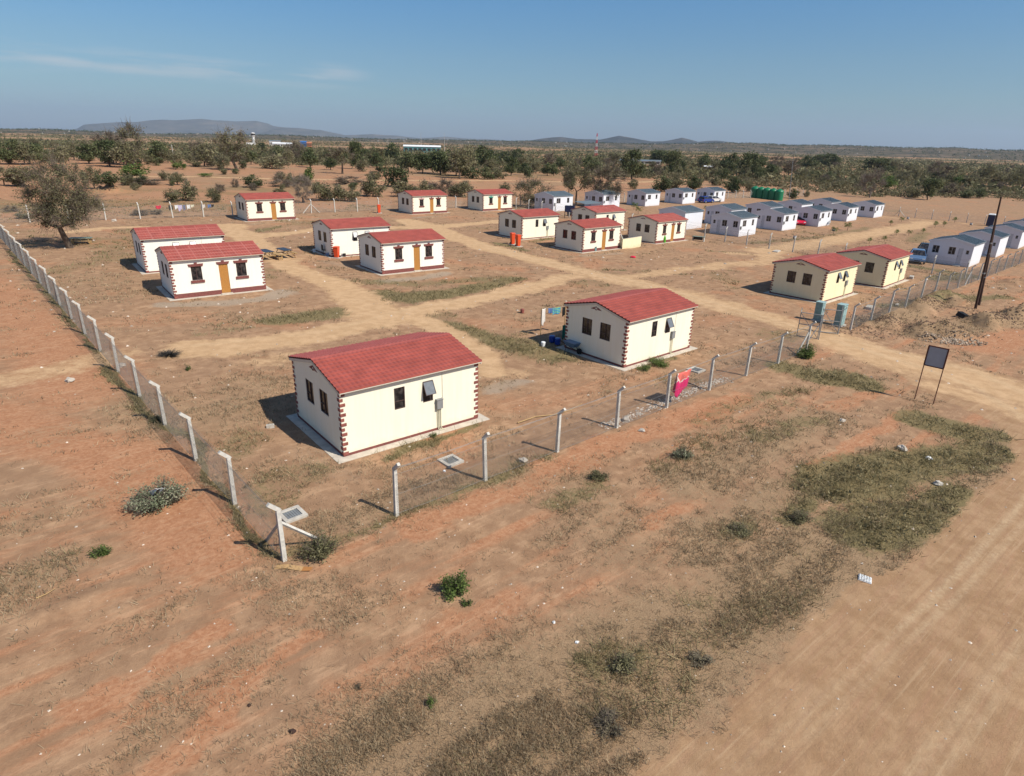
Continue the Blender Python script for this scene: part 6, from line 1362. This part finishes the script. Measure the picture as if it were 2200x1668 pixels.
# ---------------------------------------------------------------- far landmarks
def far_pt(px, dist):
    d = ray(px, 320); d = d[:2] / np.linalg.norm(d[:2]); p = d * dist; return np.array([p[0], p[1], gz(*p)])
def face_cam(p): return math.atan2(p[1], p[0]) - math.pi / 2
p = far_pt(547, 900); r = thing('control_tower', 0, 0, face_cam(p), 'slender white airport control tower on the far plain', 'tower', None, p); hh = HC - p[2] + 900 * (298 - 284.5 - 13.5) / F_PX; tz = top_at(p, 546, 285, 20)[2] - p[2]
MB().lathe([(1.7, -3), (1.4, tz - 6), (1.4, tz - 5)], 14).build('shaft', M['tower'], r); MB().lathe([(1.5, tz - 4.98), (2.3, tz - 4.2), (2.3, tz - 3.6)], 14).build('gallery', M['tower'], r); MB().lathe([(2.1, tz - 3.58), (2.35, tz - 1.2)], 12).build('cab_glass', M['glass'], r); MB().lathe([(2.5, tz - 1.18), (2.4, tz - .6), (.4, tz)], 12).build('roof', M['tower'], r); MB().box(-9, 6, -4, 4, -3, 3.5).build('base_building', M['tower'], r)
def shed(px, dist, w, d_, h, wall, roof, label, yaw=0.):
    p = far_pt(px, dist); r = thing('far_building', 0, 0, face_cam(p) + yaw, label, 'building', None, p); k = dist / F_PX; w2 = w * k / 2
    MB().box(-w2, w2, -d_ / 2, d_ / 2, -4, h).build('wall', M[wall], r); b = MB(); b.add([(-w2 - .5, -d_ / 2 - .5, h + .02), (w2 + .5, -d_ / 2 - .5, h + .02), (w2 + .5, d_ / 2 + .5, h + .02), (-w2 - .5, d_ / 2 + .5, h + .02), (-w2 - .5, 0, h + d_ * .1), (w2 + .5, 0, h + d_ * .1)], [(0, 1, 5, 4), (2, 3, 4, 5), (1, 2, 5), (3, 0, 4), (3, 2, 1, 0)]); b.build('roof', M[roof], r)
    b = MB()
    for j in range(8): x = -w2 + (j + .5) * w2 / 4; b.box(x - w2 / 12, x + w2 / 12, -d_ / 2 - .08, -d_ / 2 - .02, h * .3, h * .75)
    b.build('windows', M['glass'], r); return r
M['tealwall'] = mat('teal_wall', (.10, .24, .24), .6); M['wroof'] = mat('white_roof', (.8, .8, .79), .5); M['oroof'] = mat('orange_roof', (.5, .2, .1), .7); M['broof'] = mat('blue_roof', (.05, .16, .4), .6)
shed(907, 720, 72, 16, 5.6, 'tealwall', 'wroof', 'long teal terminal building with a white roof on the far plain'); shed(608, 860, 34, 14, 3.6, 'tower', 'wroof', 'white airport buildings right of the control tower'); shed(592, 900, 20, 10, 6, 'tower', 'zinc', 'pale flat airport block next to the control tower')
shed(653, 880, 11, 12, 6, 'broof', 'broof', 'blue hangar on the far plain'); shed(665, 890, 9, 12, 5, 'oroof', 'oroof', 'orange-brown shed touching the blue hangar'); shed(1375, 520, 84, 10, 2.2, 'tower', 'zinc', 'long low pale shed beyond the dark round trees'); shed(1530, 420, 19, 6, 2.2, 'tower', 'wroof', 'short white-roofed shed among the far trees')
def lattice(px, top, dist, label, cols):
    p = far_pt(px, dist); h = top_at(p, px, top, 20)[2] - p[2]; r = thing('lattice_mast', 0, 0, .3, label, 'mast', None, p); n = 7
    for k in range(n):
        z0, z1 = h * k / n, h * (k + 1) / n; w0, w1 = 1.5 * (1 - k / n * .8), 1.5 * (1 - (k + 1) / n * .8); b = MB(); c0 = [(i * w0, j * w0, z0) for i, j in ((-1, -1), (1, -1), (1, 1), (-1, 1))]; c1 = [(i * w1, j * w1, z1) for i, j in ((-1, -1), (1, -1), (1, 1), (-1, 1))]
        for i in range(4): b.tube([c0[i], c1[i]], .13, 4); b.tube([c0[i], c1[(i + 1) % 4]], .09, 4); b.tube([c1[i], c1[(i + 1) % 4]], .09, 4)
        b.build('section', M[cols[k % 2]], r)
lattice(1281, 287, 800, 'red and white lattice radio mast on the far plain', ['cred', 'tower'])
for px, top, dist, lab in [(834, 298, 700, 'short pale pole left of the teal terminal building'), (165, 311, 260, 'thin pale pole on the left plain'), (370, 311, 300, 'thin pale pole right of the left tall trees'), (1361, 325, 400, 'thin dark pole beyond the dark round trees'), (905, 285, 740, 'hair-thin mast rising at the teal terminal'), (955, 285, 760, 'hair-thin mast just right of the teal terminal')]:
    p = far_pt(px, dist); h = top_at(p, px, top, 10)[2] - p[2]; o = MB().tube([(0, 0, -2), (0, 0, h)], [.16 if dist < 600 else .28, .1], 6).build('far_pole', M['pconc']); o.location = p; tagm(o, lab, 'pole')
# trees and villages on the ridges
from mathutils.bvhtree import BVHTree
ro = bpy.data.objects['far_ridge'].data; bv = BVHTree.FromPolygons([v.co for v in ro.vertices], [tuple(q.vertices) for q in ro.polygons])
g = np.random.default_rng(77); pts = []; vil = []
for i in range(9000):
    t = R(g.uniform(-44, 44)); d = g.uniform(2250, 3330) if i % 3 else g.uniform(3230, 3310); x, y = d * math.sin(t), d * math.cos(t); hit = bv.ray_cast(Vector((x, y, 900)), Vector((0, 0, -1)))
    if hit[0] is None: continue
    if i % 14 == 0 and d > 2500: vil.append((x, y, hit[0].z))
    else: pts.append((x, y, hit[0].z))
pts = np.array(pts); n = len(pts); s = g.uniform(3, 6.5, n); nl = 7; o = g.normal(0, .42, (n, nl, 3)) * s[:, None, None]; o[:, :, 2] = np.abs(o[:, :, 2]) * .9
v, f = leaf_quads((pts[:, None] + o).reshape(-1, 3), np.repeat(s * .34, nl), g); tagm(link('ridge_trees', mesh_np('ridge_trees', v, f, M['leaf_dark'], np.repeat(g.random(n), nl))), 'tiny trees scattered along the far ridges', None, None, 'stuff')
b = MB()
for x, y, z in vil[:190]:
    w = g.uniform(3, 6); a = g.uniform(0, 3); b.obox((x, y, z - 2), (w * math.cos(a), w * math.sin(a), 0), (-w * .7 * math.sin(a), w * .7 * math.cos(a), 0), (0, 0, 5.5))
o = b.build('far_village', mat('village_wall', (.42, .39, .35), .9)); tagm(o, 'specks of pale village houses on the far ridges', None, None, 'stuff')

# ---------------------------------------------------------------- air
hz_ = MB(); hz_.box(-15900, 15900, -15900, 15900, -42, 520)
me = bpy.data.meshes.new('haze'); me.from_pydata(hz_.v, [], hz_.f); hm = bpy.data.materials.new('haze'); hm.use_nodes = True; nt = hm.node_tree; nt.nodes.clear()
oo = nt.nodes.new('ShaderNodeOutputMaterial'); pv = nt.nodes.new('ShaderNodeVolumePrincipled'); pv.inputs['Density'].default_value = 5e-5; pv.inputs['Color'].default_value = (.66, .80, 1, 1); pv.inputs['Anisotropy'].default_value = .15
nt.links.new(pv.outputs[0], oo.inputs['Volume']); me.materials.append(hm); o = bpy.data.objects.new('haze', me); COL.objects.link(o); o['kind'] = 'stuff'; o['label'] = 'thin pale haze in the air over the plain'
